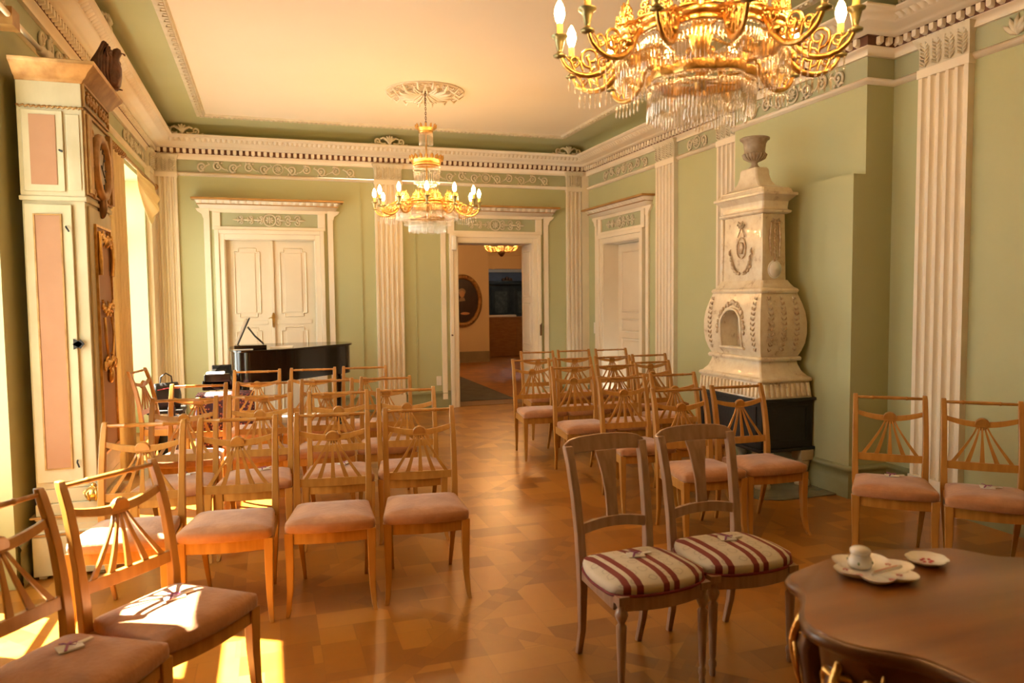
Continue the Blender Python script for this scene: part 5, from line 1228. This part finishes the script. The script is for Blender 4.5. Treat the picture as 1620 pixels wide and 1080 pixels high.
struct(MB().box(1.3, 4.98, 16.88, 16.9, 0, .26).build('baseboard_portrait', mat('grey_beige_skirting', (.30, .25, .16), rough=.5)))
struct(MB().box(1.2, 9.2, 22.1, 22.2, 0, 3.3).build('wall_cabinet_room', M_['bluewall']))
struct(MB().box(1.2, 1.3, 17.5, 22.1, 0, 3.3).build('wall_cabinet_room_left', M_['bluewall']))
struct(MB().box(4.5, 9.2, 10.1, YB + BT, 0, 3.7).build('wall_next_room', FW))
# threshold
struct(MB().box(D2[0], D2[1], YB + .02, YB + BT, 0, .004).build(tname(), mat('dark_oak_threshold', (.16, .07, .02), rough=.35)))
rg = MB().box(2.35, 3.50, 10.6, 15.2, 0, .012).build('runner_rug', M_['rug']); tag(rg, 'grey runner rug on the parquet beyond the open doorway', 'rug')
# portrait
po = thing('oval_portrait', 'dark oval portrait in a carved gilt frame, seen through the open doorway', 'painting', (4.33, 16.86, 1.46))
mb = MB(); mb.tube([(.42 * math.cos(a), 0, .56 * math.sin(a)) for a in [2 * PI * k / 48 for k in range(48)]], .055, 8, loop=True, sq=.8)
for k in range(40): a = 2 * PI * k / 40; mb.ball((.43 * math.cos(a), -.035, .575 * math.sin(a)), .026, 5)
mb.build('frame', gw, po)
mb = MB(); mb.add([(0, .0, 0)] + [(.40 * math.cos(2 * PI * k / 40), 0, .54 * math.sin(2 * PI * k / 40)) for k in range(40)], [(0, 1 + k, 1 + (k + 1) % 40) for k in range(40)]); cv = mb.build('canvas', mat('dark_portrait_ground', (.035, .014, .012), (.02, .008, .008), rough=.4), po)
mb = MB(T(0, -.012, 0)); mb.ball((-.02, 0, .16), .075, 10, (.85, .05, 1.1)); mb.ball((.05, 0, -.30), .07, 8, (1.6, .05, .45)); mb.build('painted_face_and_hands', mat('portrait_flesh', (.48, .26, .13), rough=.5), cv)
mb = MB(T(0, -.008, 0)); mb.ball((-.02, 0, .21), .10, 10, (.9, .05, .8)); mb.prism([(-.1, -.02), (.06, .0), (.03, .08), (-.06, .08)], -.002, .0, 'y'); mb.build('painted_collar', mat('portrait_linen', (.3, .2, .12), rough=.5), cv)
struct(MB().box(1.3, 9.1, 22.06, 22.1, 2.30, 2.52).build(tname(), M_['trim']))
struct(MB().box(5.07, 5.12, 17.5, 18.2, 0, 2.2).build('door_4', M_['doorp']))
# counter and cabinet
ct = thing('reception_counter', 'long oak counter in the farthest room beyond the doorway', 'counter', (6.2, 18.6, 0))
MB().box(-1.05, 1.2, -.3, .3, .0, .98).build('body', M_['counter'], ct, .01); MB().box(-1.1, 1.25, -.34, .34, .98, 1.02).build('worktop', M_['counter'], ct, .004)
mb = MB()
for k in range(2): mb.rect_ring(-.95 + 1.05 * k, .0 + 1.05 * k, .16, .90, .07, -.315, -.3)
mb.build('front_panel', M_['counter'], ct)
o = MB(T(5.75, 18.55, 1.02)).box(-.35, .4, -.2, .12, 0, .05).build('brochure_stack', M_['white'], None, .004); tag(o, 'low spread of pale papers on the far oak counter', 'papers')
cb = thing('painted_cupboard', 'dark painted two-door cupboard against the slate wall of the farthest room', 'cupboard', (7.05, 21.7, 0))
MB().box(-.8, .8, -.28, .28, .0, 1.9).build('body', M_['cab'], cb, .01); MB().box(-.88, .88, -.34, .3, 1.9, 2.02).build('cornice', M_['cab'], cb, .02)
for k in (-1, 1):
    d_ = MB().box(k * .36 - .30, k * .36 + .30, -.30, -.28, .9, 1.8).build('door', M_['cab'], cb, .004)
    MB().box(k * .36 - .19, k * .36 + .19, -.305, -.30, 1.05, 1.70).build('painted_panel', M_['cabp'], d_)
o = thing('carved_crest', 'small dark carved ornament on top of the far cupboard', 'ornament', (6.95, 21.6, 2.02))
mb = MB(); mb.ball((0, 0, .07), .07, 8, (1, .6, 1)); mb.ball((-.11, 0, .05), .05, 8, (1.3, .6, .9)); mb.ball((.11, 0, .05), .05, 8, (1.3, .6, .9)); mb.box(-.16, .16, -.05, .05, 0, .03); mb.build('carving', M_['bronze'], o)
# brass chandelier in the next room
fc = thing('brass_chandelier', 'brass branched chandelier at the top of the open doorway, in the next room', 'chandelier', (4.27, 13.6, -.06))
mb = MB(); mb.tube([(0, 0, 3.36), (0, 0, 2.6)], .01, 6); mb.lathe([(.001, 2.37), (.03, 2.38), (.06, 2.42), (.075, 2.46), (.06, 2.5), (.025, 2.54), (.03, 2.62), (.02, 2.75)], 16); mb.build('stem', M_['bronze'], fc)
am = MB(); am.tube([(.03, 0, 2.5), (.10, 0, 2.47), (.18, 0, 2.46), (.26, 0, 2.48), (.31, 0, 2.53), (.31, 0, 2.56)], .009, 6); am.tube([(.1, 0, 2.5), (.15, 0, 2.56), (.2, 0, 2.53), (.18, 0, 2.5)], .006, 5); am.lathe([(.012, 2.555), (.035, 2.565), (.03, 2.575), (.014, 2.58), (.014, 2.64), (.001, 2.64)], 10, T=T(.31, 0, 0)); am = am.mesh('arm', M_['brass'])
bm = MB(T(.31, 0, 0)).lathe([(.009, 2.64), (.018, 2.66), (.02, 2.68), (.01, 2.715), (.001, 2.73)], 10).mesh('bulb', M_['bulbfar'])
for k in range(10):
    a_ = inst('arm', am, fc, RZ(2 * PI * k / 10 + .2)); inst('bulb', bm, a_, Matrix())
# farthest room: an unseen fill lamp, added to brighten the cupboard and counter
lp = thing('added_fill_lamp', 'added fill lamp brightening the farthest room, above the counter out of view', 'lamp', (6.6, 19.6, 3.3))
mb = MB(); mb.lathe([(.16, -.06), (.18, -.05), (.18, -.01), (.15, 0)], 20); mb.build('housing', M_['plastic'], lp)
mb = MB(); mb.lathe([(.001, -.07), (.15, -.062), (.16, -.05)], 20); mb.build('diffuser', emit('fill_lamp_glow', (1, .9, .78), 110), lp)

# ------------------------------------------------------------------ camera
f_, yaw, pitch, roll = 1171.2, .3171, -.0608, -.0105
cy, sy = math.cos(yaw), math.sin(yaw); r = Vector((cy, -sy, 0)); fw = Vector((sy, cy, 0)); up = Vector((0, 0, 1))
f2 = fw * math.cos(pitch) + up * math.sin(pitch); u2 = up * math.cos(pitch) - fw * math.sin(pitch)
r3 = r * math.cos(roll) + u2 * math.sin(roll); u3 = u2 * math.cos(roll) - r * math.sin(roll)
cd = bpy.data.cameras.new('camera'); co = bpy.data.objects.new('camera', cd); COL.objects.link(co)
Mx = Matrix((r3, u3, -f2)).transposed().to_4x4(); Mx.translation = Vector((0, 0, 1.55)); co.matrix_world = Mx
cd.sensor_width = 36; cd.lens = 36 * f_ / 1620; cd.clip_start = .05
cd.dof.use_dof = True; cd.dof.focus_distance = 5.2; cd.dof.aperture_fstop = 2.8
SC.camera = co
# ------------------------------------------------------------------ light
w = bpy.data.worlds.new('sky'); SC.world = w; w.use_nodes = True
bg = w.node_tree.nodes['Background']; bg.inputs[0].default_value = (.95, 1.0, .93, 1); bg.inputs[1].default_value = 10.5
ld = bpy.data.lights.new('sun', 'SUN'); ld.energy = 150; ld.color = (1, .88, .66); ld.angle = R(.6)
lo = bpy.data.objects.new('sun', ld); COL.objects.link(lo)
el = R(55); d = Vector((.857 * math.cos(el), -.514 * math.cos(el), -math.sin(el))); lo.rotation_euler = d.to_track_quat('-Z', 'Y').to_euler()
SC.view_settings.view_transform = 'Standard'; SC.view_settings.look = 'None'; SC.view_settings.gamma = 1; SC.view_settings.exposure = 0
SC.cycles.sample_clamp_indirect = 8; SC.cycles.max_bounces = 10; SC.cycles.transparent_max_bounces = 24
SC.cycles.caustics_reflective = False; SC.cycles.caustics_refractive = False
